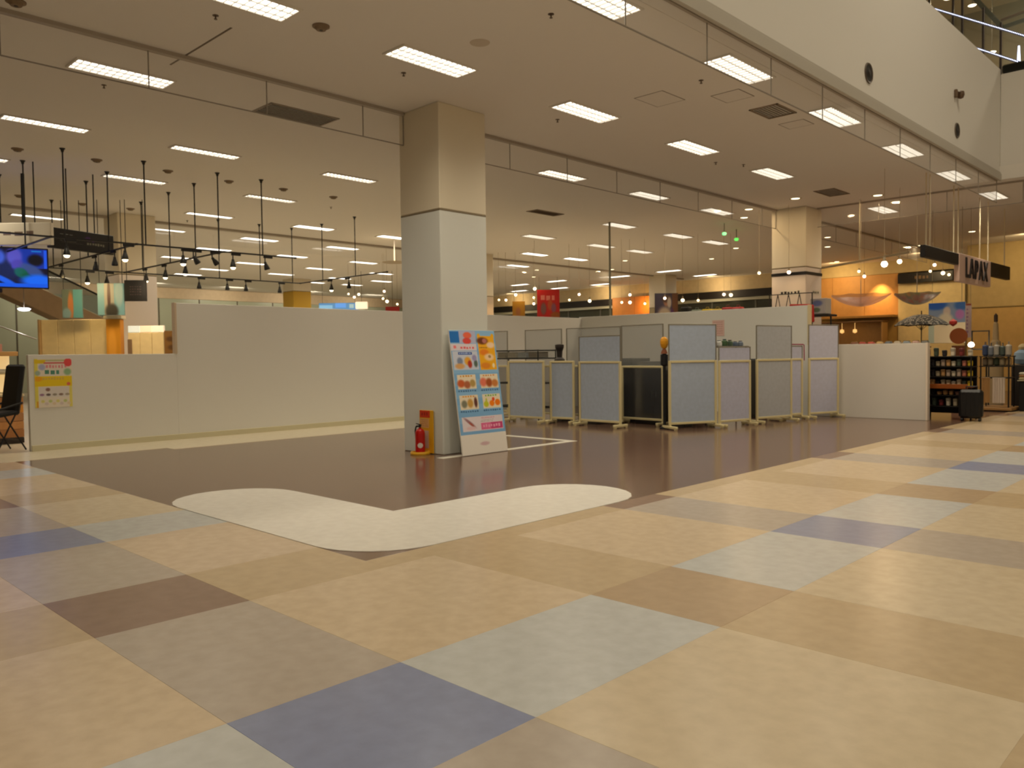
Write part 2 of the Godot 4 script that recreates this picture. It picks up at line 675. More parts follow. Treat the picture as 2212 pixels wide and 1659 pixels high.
func build_ceiling_fittings() -> void:
	var grey := M(Color(0.42, 0.37, 0.32), 0.7)
	# louvred air grilles, four-sided outline hatches
	var grilles := [[12.2, -6.0, 0.68, 0.48, "between two outlined hatches near the fascia"], [19.4, -8.05, 0.95, 0.5, "beside the farther square column"], [6.9, -11.3, 1.2, 0.6, "left of the near column just behind the glass smoke screen"], [16.35, -14.5, 1.1, 0.4, "right of the near column above the back partition"]]
	for g in grilles:
		var t := thing("air_grille", "brownish slatted ceiling air grille %s" % g[4], "air vent", Vector3(g[0], CEIL, g[1]))
		var s := sb()
		var w: float = g[2]
		var d: float = g[3]
		slab(s, Vector3(-w / 2, -0.015, -d / 2), Vector3(w / 2, 0.01, -d / 2 + 0.03))
		slab(s, Vector3(-w / 2, -0.015, d / 2 - 0.03), Vector3(w / 2, 0.01, d / 2))
		slab(s, Vector3(-w / 2, -0.015, -d / 2), Vector3(-w / 2 + 0.03, 0.01, d / 2))
		slab(s, Vector3(w / 2 - 0.03, -0.015, -d / 2), Vector3(w / 2, 0.01, d / 2))
		obj("frame", s, M(Color(0.55, 0.49, 0.42), 0.6), t)
		var m: ArrayMesh
		for k in 8:
			if m == null:
				s = sb()
				cbox(s, Vector3.ZERO, Vector3(w - 0.06, 0.004, d / 10), 0.001, Basis(Vector3.RIGHT, 0.6))
				m = s.commit()
			var o := put("slat", m, M(Color(0.50, 0.44, 0.38), 0.6), t)
			o.position = Vector3(0, -0.005, -d / 2 + 0.03 + (d - 0.06) * (k + 0.5) / 8)
		s = sb()
		slab(s, Vector3(-w / 2 + 0.02, 0.0, -d / 2 + 0.02), Vector3(w / 2 - 0.02, 0.006, d / 2 - 0.02))
		obj("backing", s, M(Color(0.2, 0.17, 0.15), 0.9), t)
	var hatches := [[10.38, -6.9, 0.62, 0.5, "nearest the middle of the ceiling"], [11.05, -6.07, 0.48, 0.46, "left of the brownish air grille"], [13.18, -6.07, 0.42, 0.44, "right of the brownish air grille"]]
	for g in hatches:
		var t := thing("ceiling_hatch", "flush ceiling access hatch with a thin dark outline, %s" % g[4], "hatch", Vector3(g[0], CEIL, g[1]), 0.0, "flush ceiling hatches")
		var w: float = g[2]
		var d: float = g[3]
		var s := sb()
		slab(s, Vector3(-w / 2 + 0.012, -0.004, -d / 2 + 0.012), Vector3(w / 2 - 0.012, 0.004, d / 2 - 0.012), 0.002)
		obj("door", s, M(Color(0.89, 0.875, 0.85), 0.85), t)
		s = sb()
		slab(s, Vector3(-w / 2, -0.003, -d / 2), Vector3(w / 2, 0.004, -d / 2 + 0.014), 0.001)
		slab(s, Vector3(-w / 2, -0.003, d / 2 - 0.014), Vector3(w / 2, 0.004, d / 2), 0.001)
		slab(s, Vector3(-w / 2, -0.003, -d / 2 + 0.014), Vector3(-w / 2 + 0.014, 0.004, d / 2 - 0.014), 0.001)
		slab(s, Vector3(w / 2 - 0.014, -0.003, -d / 2 + 0.014), Vector3(w / 2, 0.004, d / 2 - 0.014), 0.001)
		obj("outline", s, grey, t)
	# round speakers and detectors
	var s2 := sb()
	lathe(s2, Vector3.ZERO, [Vector2(0.0, -0.05), Vector2(0.055, -0.048), Vector2(0.075, -0.02), Vector2(0.1, -0.012), Vector2(0.1, 0.002)], 16)
	var dm := s2.commit()
	var s3 := sb()
	lathe(s3, Vector3.ZERO, [Vector2(0.0, -0.055), Vector2(0.02, -0.053), Vector2(0.022, -0.045)], 10)
	var cm := s3.commit()
	var pts := by_bearing([Vector3(5.29, CEIL, -8.1), Vector3(4.4, CEIL, -16.5), Vector3(5.7, CEIL, -16.4), Vector3(7.05, CEIL, -16.4), Vector3(8.39, CEIL, -16.48), Vector3(9.66, CEIL, -16.43), Vector3(10.99, CEIL, -16.45), Vector3(5.63, CEIL, -21.1), Vector3(7.01, CEIL, -21.2), Vector3(8.1, CEIL, -21.1), Vector3(2.64, CEIL, -9.78)])
	for k in pts.size():
		var t := thing("ceiling_detector", "round brown ceiling detector, %s from the left in the picture" % ORD[k], "detector", pts[k], 0.0, "round brown ceiling detectors")
		put("body", dm, M(Color(0.50, 0.42, 0.33), 0.6), t)
		put("sensor", cm, M(Color(0.2, 0.17, 0.14), 0.5), t)
	s2 = sb()
	lathe(s2, Vector3.ZERO, [Vector2(0.0, -0.045), Vector2(0.018, -0.045), Vector2(0.018, -0.038), Vector2(0.008, -0.036), Vector2(0.008, -0.008), Vector2(0.035, -0.004), Vector2(0.035, 0.002)], 12)
	dm = s2.commit()
	pts = by_bearing([Vector3(4.3, CEIL, -8.66), Vector3(4.26, CEIL, -11.9), Vector3(6.93, CEIL, -8.66), Vector3(6.94, CEIL, -6.04), Vector3(10.1, CEIL, -6.03), Vector3(10.07, CEIL, -8.65), Vector3(14.61, CEIL, -8.4), Vector3(15.2, CEIL, -8.11), Vector3(11.68, CEIL, -17.6), Vector3(9.91, CEIL, -21.9)])
	for k in pts.size():
		var o := put("sprinkler", dm, M(Color(0.38, 0.32, 0.27), 0.4, 0.4))
		o.position = pts[k]
		tag(o, "tiny dark ceiling sprinkler head, %s from the left in the picture" % ORD[k], "sprinkler", "ceiling sprinkler heads")
	s2 = sb()
	lathe(s2, Vector3.ZERO, [Vector2(0.0, -0.008), Vector2(0.12, -0.006), Vector2(0.125, 0.002)], 20)
	var o2 := obj("ceiling_cover_plate", s2, M(Color(0.78, 0.74, 0.68), 0.7))
	o2.position = Vector3(6.94, CEIL, -7.19)
	tag(o2, "faint round cover plate on the ceiling right of the big louvred light", "cover plate")
	# downlights over the right-hand shops
	var dl := by_bearing([Vector3(20.64, CEIL, -7.43), Vector3(21.9, CEIL, -7.43), Vector3(19.5, CEIL, -9.0), Vector3(20.02, CEIL, -10.53), Vector3(21.15, CEIL, -11.27), Vector3(26.9, CEIL, -11.3), Vector3(29.35, CEIL, -12.33), Vector3(31.65, CEIL, -9.86), Vector3(31.7, CEIL, -10.4), Vector3(29.25, CEIL, -7.58), Vector3(33.78, CEIL, -7.54), Vector3(27.09, CEIL, -14.76), Vector3(29.37, CEIL, -17.09), Vector3(34.5, CEIL, -14.1), Vector3(27.15, CEIL, -19.77), Vector3(29.51, CEIL, -22.21), Vector3(27.0, CEIL, -24.5), Vector3(29.27, CEIL, -26.77)])
	var sr := sb()
	lathe(sr, Vector3.ZERO, [Vector2(0.1, -0.004), Vector2(0.13, -0.012), Vector2(0.15, -0.004), Vector2(0.15, 0.004)], 18)
	var rm := sr.commit()
	var sl := sb()
	lathe(sl, Vector3.ZERO, [Vector2(0.0, -0.012), Vector2(0.07, -0.01), Vector2(0.105, -0.003)], 18)
	var lm := sl.commit()
	for k in dl.size():
		var t := thing("downlight", "small round warm downlight, %s from the left over the right-hand shops" % ORD[k], "downlight", dl[k], 0.0, "round downlights over the right-hand shops")
		put("trim_ring", rm, M(Color(0.8, 0.77, 0.7), 0.5), t)
		put("lamp", lm, glow(Color(1, 0.93, 0.75), 4.0), t)
		area_light("downlight_lamp", dl[k] - Vector3(0, 0.03, 0), Vector2(0.15, 0.15), 1.3, Color(1, 0.86, 0.66))
	# two green exit lamps seen under the second beam
	var gl := [Vector3(21.61, 5.0, -12.15), Vector3(22.97, 5.0, -12.5)]
	for k in 2:
		var t := thing("indicator_lamp", "small glowing green lamp under the ceiling, %s one, left of the farther column" % ["pale left", "brighter right"][k], "indicator lamp", gl[k])
		sl = sb()
		lathe(sl, Vector3.ZERO, [Vector2(0.0, -0.06), Vector2(0.05, -0.05), Vector2(0.07, 0.0), Vector2(0.05, 0.03)], 12)
		obj("lens", sl, glow([Color(0.4, 1, 0.6), Color(0.1, 0.9, 0.3)][k], 1.2), t)
		sl = sb()
		rod(sl, Vector3(0, 0.02, 0), Vector3(0, 0.3, 0), 0.012)
		obj("stem", sl, M(Color(0.4, 0.38, 0.33), 0.5), t)


func build_smoke_screens() -> void:
	# glass smoke screens hang 0.5 m down from the ceiling, a pane every 1.575 m
	var rail := M(Color(0.64, 0.60, 0.55), 0.5)
	var glass := pane(Color(0.93, 0.95, 0.95), 0.07)
	var joint := M(Color(0.55, 0.52, 0.48), 0.35)
	for r in [[FRONT - 0.06, 0.48, -8.97, 19, "glass smoke screen hanging along the fascia edge of the ceiling", -9999.0, 9999.0], [-10.08, 1.0, -8.47, 11, "glass smoke screen under the ceiling left of the near column", -9.0, 8.04], [-10.08, 10.5, 9.03, 8, "glass smoke screen under the ceiling between the two square columns", 9.03, 20.64], [-10.08, 21.7, 21.68, 7, "glass smoke screen under the ceiling right of the farther column", 21.68, 33.0]]:
		var z: float = r[0]
		var t := thing("smoke_screen", r[4], "smoke screen", Vector3(0, CEIL, z))
		var lo: float = maxf(r[5], -9.0)
		var hi: float = minf(r[6], 20.84)
		if r[6] > 30.0 and r[6] < 1000.0:
			hi = 33.0
		var s := sb()
		if z < -9.0:
			slab(s, Vector3(lo, -0.05, -0.04), Vector3(hi, 0.002, 0.04), 0.004)
		else:
			slab(s, Vector3(lo, -0.025, -0.02), Vector3(hi, 0.002, 0.02), 0.003)
		obj("ceiling_rail", s, rail, t)
		var x: float = 6.78 - 1.575 * 10 if z > -9.0 else 4.13 - 1.575 * 9
		while x < hi:
			var a := maxf(x, lo)
			var b := minf(x + 1.575, hi)
			if b > lo and b - a > 0.05:
				s = sb()
				quad(s, Vector3(a + 0.004, -0.02, 0), Vector3(b - 0.004, -0.02, 0), Vector3(b - 0.004, -0.5, 0), Vector3(a + 0.004, -0.5, 0), Vector3.BACK)
				obj("pane", s, glass, t)
				s = sb()
				slab(s, Vector3(b - 0.007, -0.5, -0.006), Vector3(b + 0.007, -0.02, 0.006), 0.002)
				obj("joint_strip", s, joint, t)
			x += 1.575
		s = sb()
		slab(s, Vector3(lo, -0.512, -0.007), Vector3(hi, -0.497, 0.007), 0.002)
		obj("bottom_edge", s, joint, t)
	var t2 := thing("smoke_screen", "glass smoke screen running from the farther column towards the viewer", "smoke screen", Vector3(21.25, CEIL, 0))
	var s2 := sb()
	slab(s2, Vector3(-0.03, -0.04, -9.2), Vector3(0.03, 0.002, 8.0), 0.004)
	obj("ceiling_rail", s2, rail, t2)
	s2 = sb()
	slab(s2, Vector3(-0.007, -0.512, -9.2), Vector3(0.007, -0.497, 8.0), 0.002)
	obj("bottom_edge", s2, joint, t2)
	for k in 8:
		var z := -9.2 + 1.575 * k
		s2 = sb()
		quad(s2, Vector3(0, -0.02, z + 0.004), Vector3(0, -0.02, z + 1.571), Vector3(0, -0.5, z + 1.571), Vector3(0, -0.5, z + 0.004), Vector3.LEFT)
		obj("pane", s2, glass, t2)
		s2 = sb()
		slab(s2, Vector3(-0.006, -0.5, z + 1.568), Vector3(0.006, -0.02, z + 1.582), 0.002)
		obj("joint_strip", s2, joint, t2)
	# far ceiling beams that mark the next two screens
	var t3 := thing("ceiling_beam", "low ceiling beam far behind the white back partition", "beam", Vector3(0, CEIL, -22.6))
	s2 = sb()
	slab(s2, Vector3(-9, -0.06, -0.08), Vector3(36, 0.002, 0.08), 0.01)
	obj("beam", s2, rail, t3)
	s2 = sb()
	slab(s2, Vector3(9.1, -0.5, -0.006), Vector3(30, -0.06, 0.006), 0.002)
	obj("pane", s2, glass, t3)


# ---------------------------------------------------------------- white partitions round the lot
func build_partitions() -> void:
	var board := M(Color(0.87, 0.86, 0.83), 0.6)
	var s := sb()
	slab(s, Vector3(4.05, 0, -15.1), Vector3(6.52, 1.605, -15.0), 0.006)
	struct("wall_back_low", s, board, "low white board partition with a yellow poster at its left end", "partition wall")
	s = sb()
	slab(s, Vector3(6.52, 0, -15.1), Vector3(18.45, 2.55, -15.0), 0.006)
	struct("wall_back", s, board, "tall plain white board partition along the back of the lot", "partition wall")
	s = sb()
	slab(s, Vector3(6.49, 1.605, -15.11), Vector3(6.53, 2.555, -14.985), 0.004)
	struct("trim_2", s, M(Color(0.80, 0.72, 0.61), 0.5), "beige end trim where the back partition steps down", "trim")
	s = sb()
	slab(s, Vector3(4.06, 0, -15.0), Vector3(13.0, 0.105, -14.975), 0.005)
	struct("baseboard_back", s, M(Color(0.80, 0.77, 0.64), 0.45), "cream baseboard along the foot of the back partition", "baseboard")
	s = sb()
	slab(s, Vector3(18.45, 0, -15.1), Vector3(18.55, 2.58, -8.19), 0.006)
	struct("wall_right", s, M(Color(0.86, 0.86, 0.83), 0.6), "tall white board partition behind the rolling screens", "partition wall")
	s = sb()
	slab(s, Vector3(18.45, 0, -8.19), Vector3(18.56, 1.65, -5.62), 0.006)
	struct("wall_right_low", s, M(Color(0.80, 0.785, 0.755), 0.6), "low white board partition at the right end of the lot", "partition wall")
	s = sb()
	slab(s, Vector3(18.435, 1.65, -8.22), Vector3(18.565, 2.59, -8.17), 0.004)
	struct("trim_3", s, M(Color(0.84, 0.78, 0.62), 0.5), "cream end trim where the right partition steps down", "trim")
	s = sb()
	slab(s, Vector3(18.43, 0.0, -5.64), Vector3(18.58, 1.655, -5.60), 0.004)
	struct("trim_4", s, M(Color(0.86, 0.81, 0.75), 0.5), "pale end trim at the free end of the right partition", "trim")


func column(called: String, x: float, z: float, label: String, lower: Color, seam: float) -> Node3D:
	var t := thing(called, label, "column", Vector3(x, 0, z))
	t.set_meta("kind", "structure")
	var s := sb()
	slab(s, Vector3(0, 0, -0.95), Vector3(0.97, seam - 0.012, 0), 0.012)
	obj("lower_casing", s, M(lower, 0.5), t)
	s = sb()
	slab(s, Vector3(0.006, seam - 0.012, -0.944), Vector3(0.964, seam + 0.012, -0.006), 0.0)
	obj("joint", s, M(Color(0.5, 0.45, 0.36), 0.7), t)
	s = sb()
	slab(s, Vector3(0, seam + 0.012, -0.95), Vector3(0.97, CEIL, 0), 0.012)
	obj("upper_casing", s, M(Color(0.86, 0.82, 0.73), 0.6), t)
	return t


func build_columns() -> void:
	column("column", 8.05, -9.25, "big square white column in the middle with a poster board leaning on it", Color(0.85, 0.86, 0.84), 3.70)
	var t := column("column", 20.66, -9.25, "farther square white column with a thin black band behind the right partition", Color(0.82, 0.775, 0.735), 3.72)
	var s := sb()
	for a in [[Vector3(-0.012, 3.52, -0.962), Vector3(0.0, 3.60, 0.012)], [Vector3(0, 3.52, 0), Vector3(0.982, 3.60, 0.012)]]:
		slab(s, a[0], a[1], 0.003)
	obj("black_band", s, M(Color(0.05, 0.035, 0.03), 0.4), t)
	var im := canvas(256, 64, Color(0.80, 0.78, 0.73))
	dashes(im, 0.05, 0.2, 0.95, 0.6, Color(0.1, 0.09, 0.09), 6, 3)
	sheet("lettering", 0.62, 0.15, im, t, Vector3(-0.004, 3.06, -0.42), Basis(Vector3(0, 0, 1), Vector3.UP, Vector3(-1, 0, 0)))
	im = canvas(128, 64, Color(0.78, 0.75, 0.68))
	dashes(im, 0.05, 0.2, 0.95, 0.6, Color(0.1, 0.09, 0.09), 4, 5)
	sheet("lettering", 0.42, 0.12, im, t, Vector3(0.6, 3.07, 0.004), Basis())
	column("column", 8.05, -21.85, "white square column behind the left poster screens", Color(0.93, 0.89, 0.86), 3.72)
	column("column", 33.26, -21.85, "greyish square column far off with a portrait poster on it", Color(0.62, 0.57, 0.45), 3.72)
	column("column", 20.66, -21.85, "slim visible edge of a column just right of the near column", Color(0.78, 0.70, 0.6), 3.72)
	t = column("column", 20.66, -34.45, "square column wrapped in mustard yellow above the back partition", Color(0.76, 0.60, 0.16), 4.7)


# ---------------------------------------------------------------- things in the lot
func menu_picture() -> Image:
	var im := canvas(400, 800, Color(0.50, 0.70, 0.88))
	rect(im, 0, 0.84, 1, 1, Color(0.93, 0.91, 0.88))
	for y in range(0, 8):
		rect(im, 0, 0.1 * y, 1, 0.1 * y + 0.05, Color(0.55, 0.74, 0.90))
	rect(im, 0, 0.84, 1, 1, Color(0.93, 0.91, 0.88))
	rect(im, 0.0, 0.01, 0.2, 0.10, Color(0.12, 0.45, 0.78))
	rect(im, 0.2, 0.005, 0.56, 0.105, Color(0.72, 0.74, 0.86))
	blob(im, 0.38, 0.04, 0.09, 0.026, Color(0.93, 0.42, 0.30), 0.2)
	blob(im, 0.36, 0.086, 0.09, 0.026, Color(0.88, 0.30, 0.27), 0.2)
	rect(im, 0.0, 0.11, 0.56, 0.165, Color(0.88, 0.84, 0.88))
	dashes(im, 0.05, 0.12, 0.14, 0.035, Color(0.93, 0.5, 0.52), 1, 2)
	dashes(im, 0.2, 0.132, 0.52, 0.022, Color(0.92, 0.42, 0.45), 5, 3)
	rect(im, 0.02, 0.17, 0.56, 0.32, Color(0.80, 0.83, 0.90))
	rect(im, 0.14, 0.178, 0.44, 0.2, Color(0.17, 0.33, 0.66))
	dashes(im, 0.16, 0.182, 0.42, 0.012, Color(0.75, 0.82, 0.95), 7, 4)
	blob(im, 0.16, 0.25, 0.06, 0.03, Color(0.5, 0.56, 0.68))
	blob(im, 0.33, 0.25, 0.07, 0.033, Color(0.92, 0.66, 0.2))
	blob(im, 0.37, 0.275, 0.045, 0.03, Color(0.72, 0.22, 0.15))
	blob(im, 0.15, 0.29, 0.1, 0.022, Color(0.86, 0.66, 0.42))
	blob(im, 0.50, 0.27, 0.04, 0.03, Color(0.34, 0.42, 0.38))
	blob(im, 0.48, 0.225, 0.05, 0.025, Color(0.62, 0.6, 0.78))
	rect(im, 0.6, 0.045, 0.97, 0.325, Color(0.96, 0.70, 0.10))
	blob(im, 0.63, 0.045, 0.035, 0.02, Color(0.96, 0.70, 0.10), 0.2)
	blob(im, 0.94, 0.045, 0.035, 0.02, Color(0.96, 0.70, 0.10), 0.2)
	blob(im, 0.7, 0.085, 0.12, 0.028, Color(0.42, 0.20, 0.09))
	blob(im, 0.75, 0.085, 0.05, 0.02, Color(0.75, 0.48, 0.46))
	blob(im, 0.88, 0.12, 0.09, 0.025, Color(0.97, 0.84, 0.72))
	blob(im, 0.72, 0.18, 0.1, 0.025, Color(0.93, 0.52, 0.12))
	blob(im, 0.82, 0.22, 0.11, 0.03, Color(0.97, 0.83, 0.66))
	blob(im, 0.83, 0.215, 0.03, 0.012, Color(0.7, 0.56, 0.36))
	blob(im, 0.72, 0.29, 0.11, 0.025, Color(0.9, 0.55, 0.16))
	blob(im, 0.9, 0.29, 0.03, 0.02, Color(0.97, 0.9, 0.75))
	dashes(im, 0.62, 0.137, 0.8, 0.012, Color(0.55, 0.3, 0.1), 6, 12)
	for r in 2:
		var y := 0.36 + 0.165 * r
		for c in 2:
			var x := 0.06 + 0.5 * c
			rect(im, x, y, x + 0.4, y + 0.115, Color(0.93, 0.88, 0.78))
			dashes(im, x + 0.06, y + 0.004, x + 0.34, 0.016, [Color(0.86, 0.62, 0.25), Color(0.87, 0.58, 0.25), Color(0.9, 0.62, 0.22), Color(0.42, 0.72, 0.26)][r * 2 + c], 5, 20 + r * 2 + c)
		dashes(im, 0.05, y + 0.124, 0.45, 0.016, Color(0.25, 0.42, 0.6), 8, 30 + r)
		dashes(im, 0.55, y + 0.124, 0.95, 0.016, Color(0.25, 0.42, 0.6), 8, 34 + r)
	blob(im, 0.13, 0.43, 0.08, 0.03, Color(0.80, 0.38, 0.2))
	blob(im, 0.26, 0.44, 0.07, 0.03, Color(0.70, 0.40, 0.26))
	blob(im, 0.38, 0.43, 0.06, 0.03, Color(0.72, 0.60, 0.34))
	blob(im, 0.62, 0.425, 0.08, 0.035, Color(0.90, 0.48, 0.38))
	blob(im, 0.75, 0.43, 0.07, 0.035, Color(0.66, 0.32, 0.14))
	blob(im, 0.88, 0.435, 0.07, 0.03, Color(0.80, 0.50, 0.25))
	blob(im, 0.15, 0.595, 0.06, 0.03, Color(0.52, 0.52, 0.44))
	blob(im, 0.28, 0.59, 0.06, 0.035, Color(0.80, 0.62, 0.30))
	blob(im, 0.40, 0.585, 0.035, 0.04, Color(0.40, 0.24, 0.2))
	blob(im, 0.63, 0.605, 0.055, 0.024, Color(0.78, 0.80, 0.16), 0.2)
	blob(im, 0.64, 0.575, 0.02, 0.02, Color(0.78, 0.80, 0.30), 0.2)
	blob(im, 0.76, 0.6, 0.055, 0.024, Color(0.97, 0.52, 0.05), 0.2)
	blob(im, 0.89, 0.595, 0.06, 0.026, Color(0.96, 0.50, 0.07), 0.2)
	blob(im, 0.80, 0.568, 0.03, 0.016, Color(0.92, 0.30, 0.14), 0.2)
	rect(im, 0.06, 0.70, 0.96, 0.815, Color(0.90, 0.86, 0.89))
	blob(im, 0.22, 0.745, 0.13, 0.012, Color(0.62, 0.46, 0.50), 0.5, 0.6)
	blob(im, 0.25, 0.76, 0.06, 0.008, Color(0.70, 0.36, 0.30), 0.5, 0.6)
	blob(im, 0.24, 0.79, 0.1, 0.014, Color(0.90, 0.78, 0.80))
	dashes(im, 0.48, 0.71, 0.78, 0.012, Color(0.85, 0.60, 0.68), 9, 8)
	dashes(im, 0.48, 0.728, 0.76, 0.008, Color(0.72, 0.66, 0.66), 9, 9)
	dashes(im, 0.46, 0.74, 0.74, 0.008, Color(0.72, 0.66, 0.66), 9, 10)
	rect(im, 0.46, 0.755, 0.95, 0.81, Color(0.90, 0.44, 0.62))
	rect(im, 0.68, 0.757, 0.95, 0.808, Color(0.80, 0.28, 0.50))
	dashes(im, 0.5, 0.768, 0.9, 0.028, Color(0.95, 0.66, 0.77), 7, 11)
	blob(im, 0.5, 0.92, 0.1, 0.015, Color(0.84, 0.72, 0.74))
	return im


func yellow_poster() -> Image:
	var im := canvas(256, 330, Color(0.90, 0.86, 0.80))
	rect(im, 0, 0, 0.09, 1, Color(0.90, 0.84, 0.36))
	rect(im, 0.92, 0.55, 1, 1, Color(0.90, 0.85, 0.42))
	rect(im, 0.0, 0.02, 0.3, 0.1, Color(0.90, 0.78, 0.10))
	rect(im, 0.3, 0.02, 0.85, 0.055, Color(0.75, 0.74, 0.55))
	rect(im, 0.25, 0.07, 0.82, 0.105, Color(0.82, 0.42, 0.40))
	dashes(im, 0.3, 0.12, 0.88, 0.08, Color(0.88, 0.55, 0.58), 7, 3)
	blob(im, 0.2, 0.17, 0.09, 0.06, Color(0.68, 0.70, 0.82))
	dashes(im, 0.26, 0.22, 0.72, 0.11, Color(0.32, 0.55, 0.47), 3, 5)
	blob(im, 0.88, 0.27, 0.1, 0.07, Color(0.58, 0.72, 0.55))
	blob(im, 0.08, 0.29, 0.07, 0.05, Color(0.62, 0.70, 0.64))
	blob(im, 0.9, 0.075, 0.11, 0.085, Color(0.90, 0.30, 0.30), 0.12)
	rect(im, 0.0, 0.36, 1.0, 0.57, Color(0.93, 0.80, 0.05))
	dashes(im, 0.2, 0.38, 0.8, 0.06, Color(0.85, 0.70, 0.3), 8, 6)
	blob(im, 0.1, 0.41, 0.1, 0.05, Color(0.93, 0.66, 0.05))
	blob(im, 0.9, 0.52, 0.05, 0.035, Color(0.88, 0.42, 0.34), 0.2)
	rect(im, 0.1, 0.585, 0.92, 0.79, Color(0.87, 0.84, 0.82))
	blob(im, 0.34, 0.63, 0.06, 0.035, Color(0.56, 0.42, 0.36))
	for k in 5:
		blob(im, 0.18 + 0.17 * k, 0.735, 0.06, 0.024, [Color(0.6, 0.45, 0.58), Color(0.4, 0.34, 0.34), Color(0.6, 0.56, 0.5), Color(0.56, 0.46, 0.4), Color(0.66, 0.6, 0.54)][k])
	for k in 8:
		blob(im, 0.2 + 0.1 * k, 0.87 + 0.05 * (k % 2), 0.05, 0.03, [Color(0.86, 0.83, 0.5), Color(0.84, 0.78, 0.76), Color(0.76, 0.80, 0.52), Color(0.88, 0.80, 0.68)][k % 4])
	rect(im, 0.04, 0.87, 0.09, 1.0, Color(0.86, 0.62, 0.14))
	return im


func build_lot_things() -> void:
	# poster board leaning on the south face of the column
	var a := Vector3(8.575, 0.005, -8.868)
	var b := Vector3(8.575, 1.893, -9.15)
	var up := (b - a).normalized()
	var out := Vector3.RIGHT.cross(up).normalized()
	if out.z < 0:
		out = -out
	var ba := Basis(Vector3.RIGHT, up, out)
	var t := thing("poster_board", "tall blue and white food poster board leaning on the middle column", "poster board", a)
	var len_ := (b - a).length()
	var s := sb()
	cbox(s, up * len_ / 2.0 - out * 0.012, Vector3(0.96, len_, 0.022), 0.003, ba)
	obj("board", s, M(Color(0.88, 0.87, 0.84), 0.5), t)
	sheet("print", 0.95, len_ - 0.01, menu_picture(), t, up * len_ / 2.0 + out * 0.001, ba, 0.35)
	s = sb()
	for x in [-0.3, 0.3]:
		beam(s, Vector3(x, 1.4, -0.24) , Vector3(x, 0.02, -0.26), 0.03, 0.02)
	obj("back_strut", s, M(Color(0.6, 0.6, 0.58), 0.5), t)
	# fire extinguisher and its yellow stand on the west face of the column
	t = thing("extinguisher_stand", "yellow fire extinguisher stand with red top plate against the middle column", "stand", Vector3(7.9, 0, -9.62))
	s = sb()
	lathe(s, Vector3.ZERO, [Vector2(0.0, 0.0), Vector2(0.15, 0.0), Vector2(0.155, 0.02), Vector2(0.145, 0.045), Vector2(0.12, 0.045), Vector2(0.11, 0.02), Vector2(0.0, 0.02)], 24)
	var yel := M(Color(0.88, 0.66, 0.10), 0.45)
	obj("base_tray", s, yel, t)
	var bb := Basis(Vector3(0, 0, 1), Vector3.UP, Vector3(-1, 0, 0))
	s = sb()
	cbox(s, Vector3(0.125, 0.34, 0.01), Vector3(0.014, 0.66, 0.33), 0.005)
	obj("back_plate", s, yel, t)
	var im := canvas(96, 48, Color(0.82, 0.22, 0.06))
	dashes(im, 0.15, 0.25, 0.85, 0.5, Color(0.62, 0.12, 0.03), 3, 4)
	sheet("red_sign", 0.24, 0.11, im, t, Vector3(0.1165, 0.61, -0.02), bb)
	im = canvas(96, 72, Color(0.86, 0.66, 0.42))
	for k in 4:
		dashes(im, 0.08, 0.1 + 0.22 * k, 0.92, 0.12, Color(0.72, 0.45, 0.25), 8, 8 + k)
	sheet("notice", 0.21, 0.14, im, t, Vector3(0.116, 0.47, -0.03), bb)
	im = canvas(64, 96, Color(0.80, 0.68, 0.62))
	sheet("pale_label", 0.13, 0.27, im, t, Vector3(0.116, 0.22, 0.0), bb)
	t = thing("fire_extinguisher", "red fire extinguisher with a round white label on its yellow stand", "fire extinguisher", Vector3(7.9, 0.022, -9.62))
	s = sb()
	lathe(s, Vector3.ZERO, [Vector2(0.0, 0.0), Vector2(0.068, 0.0), Vector2(0.075, 0.012), Vector2(0.075, 0.30), Vector2(0.066, 0.34), Vector2(0.045, 0.365), Vector2(0.02, 0.375), Vector2(0.02, 0.39)], 24)
	obj("cylinder", s, M(Color(0.72, 0.03, 0.02), 0.3), t)
	s = sb()
	rod(s, Vector3(0, 0.385, 0), Vector3(0, 0.43, 0), 0.018)
	beam(s, Vector3(-0.075, 0.455, 0), Vector3(0.03, 0.425, 0), 0.02, 0.012)
	beam(s, Vector3(-0.07, 0.42, 0), Vector3(0.02, 0.41, 0), 0.02, 0.012)
	obj("valve", s, M(Color(0.06, 0.08, 0.07), 0.4), t)
	s = sb()
	tube(s, [Vector3(0, 0.41, -0.02), Vector3(-0.02, 0.4, -0.07), Vector3(-0.02, 0.34, -0.09), Vector3(-0.01, 0.2, -0.088), Vector3(-0.01, 0.1, -0.085)], 0.011)
	obj("hose", s, M(Color(0.05, 0.05, 0.05), 0.5), t)
	s = sb()
	var w := Vector3(-0.62, 0, 0.78)
	rod(s, w * 0.06 + Vector3(0, 0.12, 0), w * 0.0775 + Vector3(0, 0.12, 0), 0.042, 0.04, 16)
	obj("white_label", s, M(Color(0.85, 0.83, 0.80), 0.5), t)
	# poster on the low partition
	t = thing("wall_poster", "yellow and white shop notice poster taped to the low back partition", "poster", Vector3(4.42, 1.128, -14.996))
	sheet("print", 0.57, 0.815, yellow_poster(), t, Vector3(0, 0, 0.004), Basis(), 0.6)
	s = sb()
	slab(s, Vector3(-0.284, -0.407, 0.0), Vector3(0.284, 0.407, 0.003), 0.001)
	obj("paper", s, M(Color(0.88, 0.86, 0.8), 0.7), t)


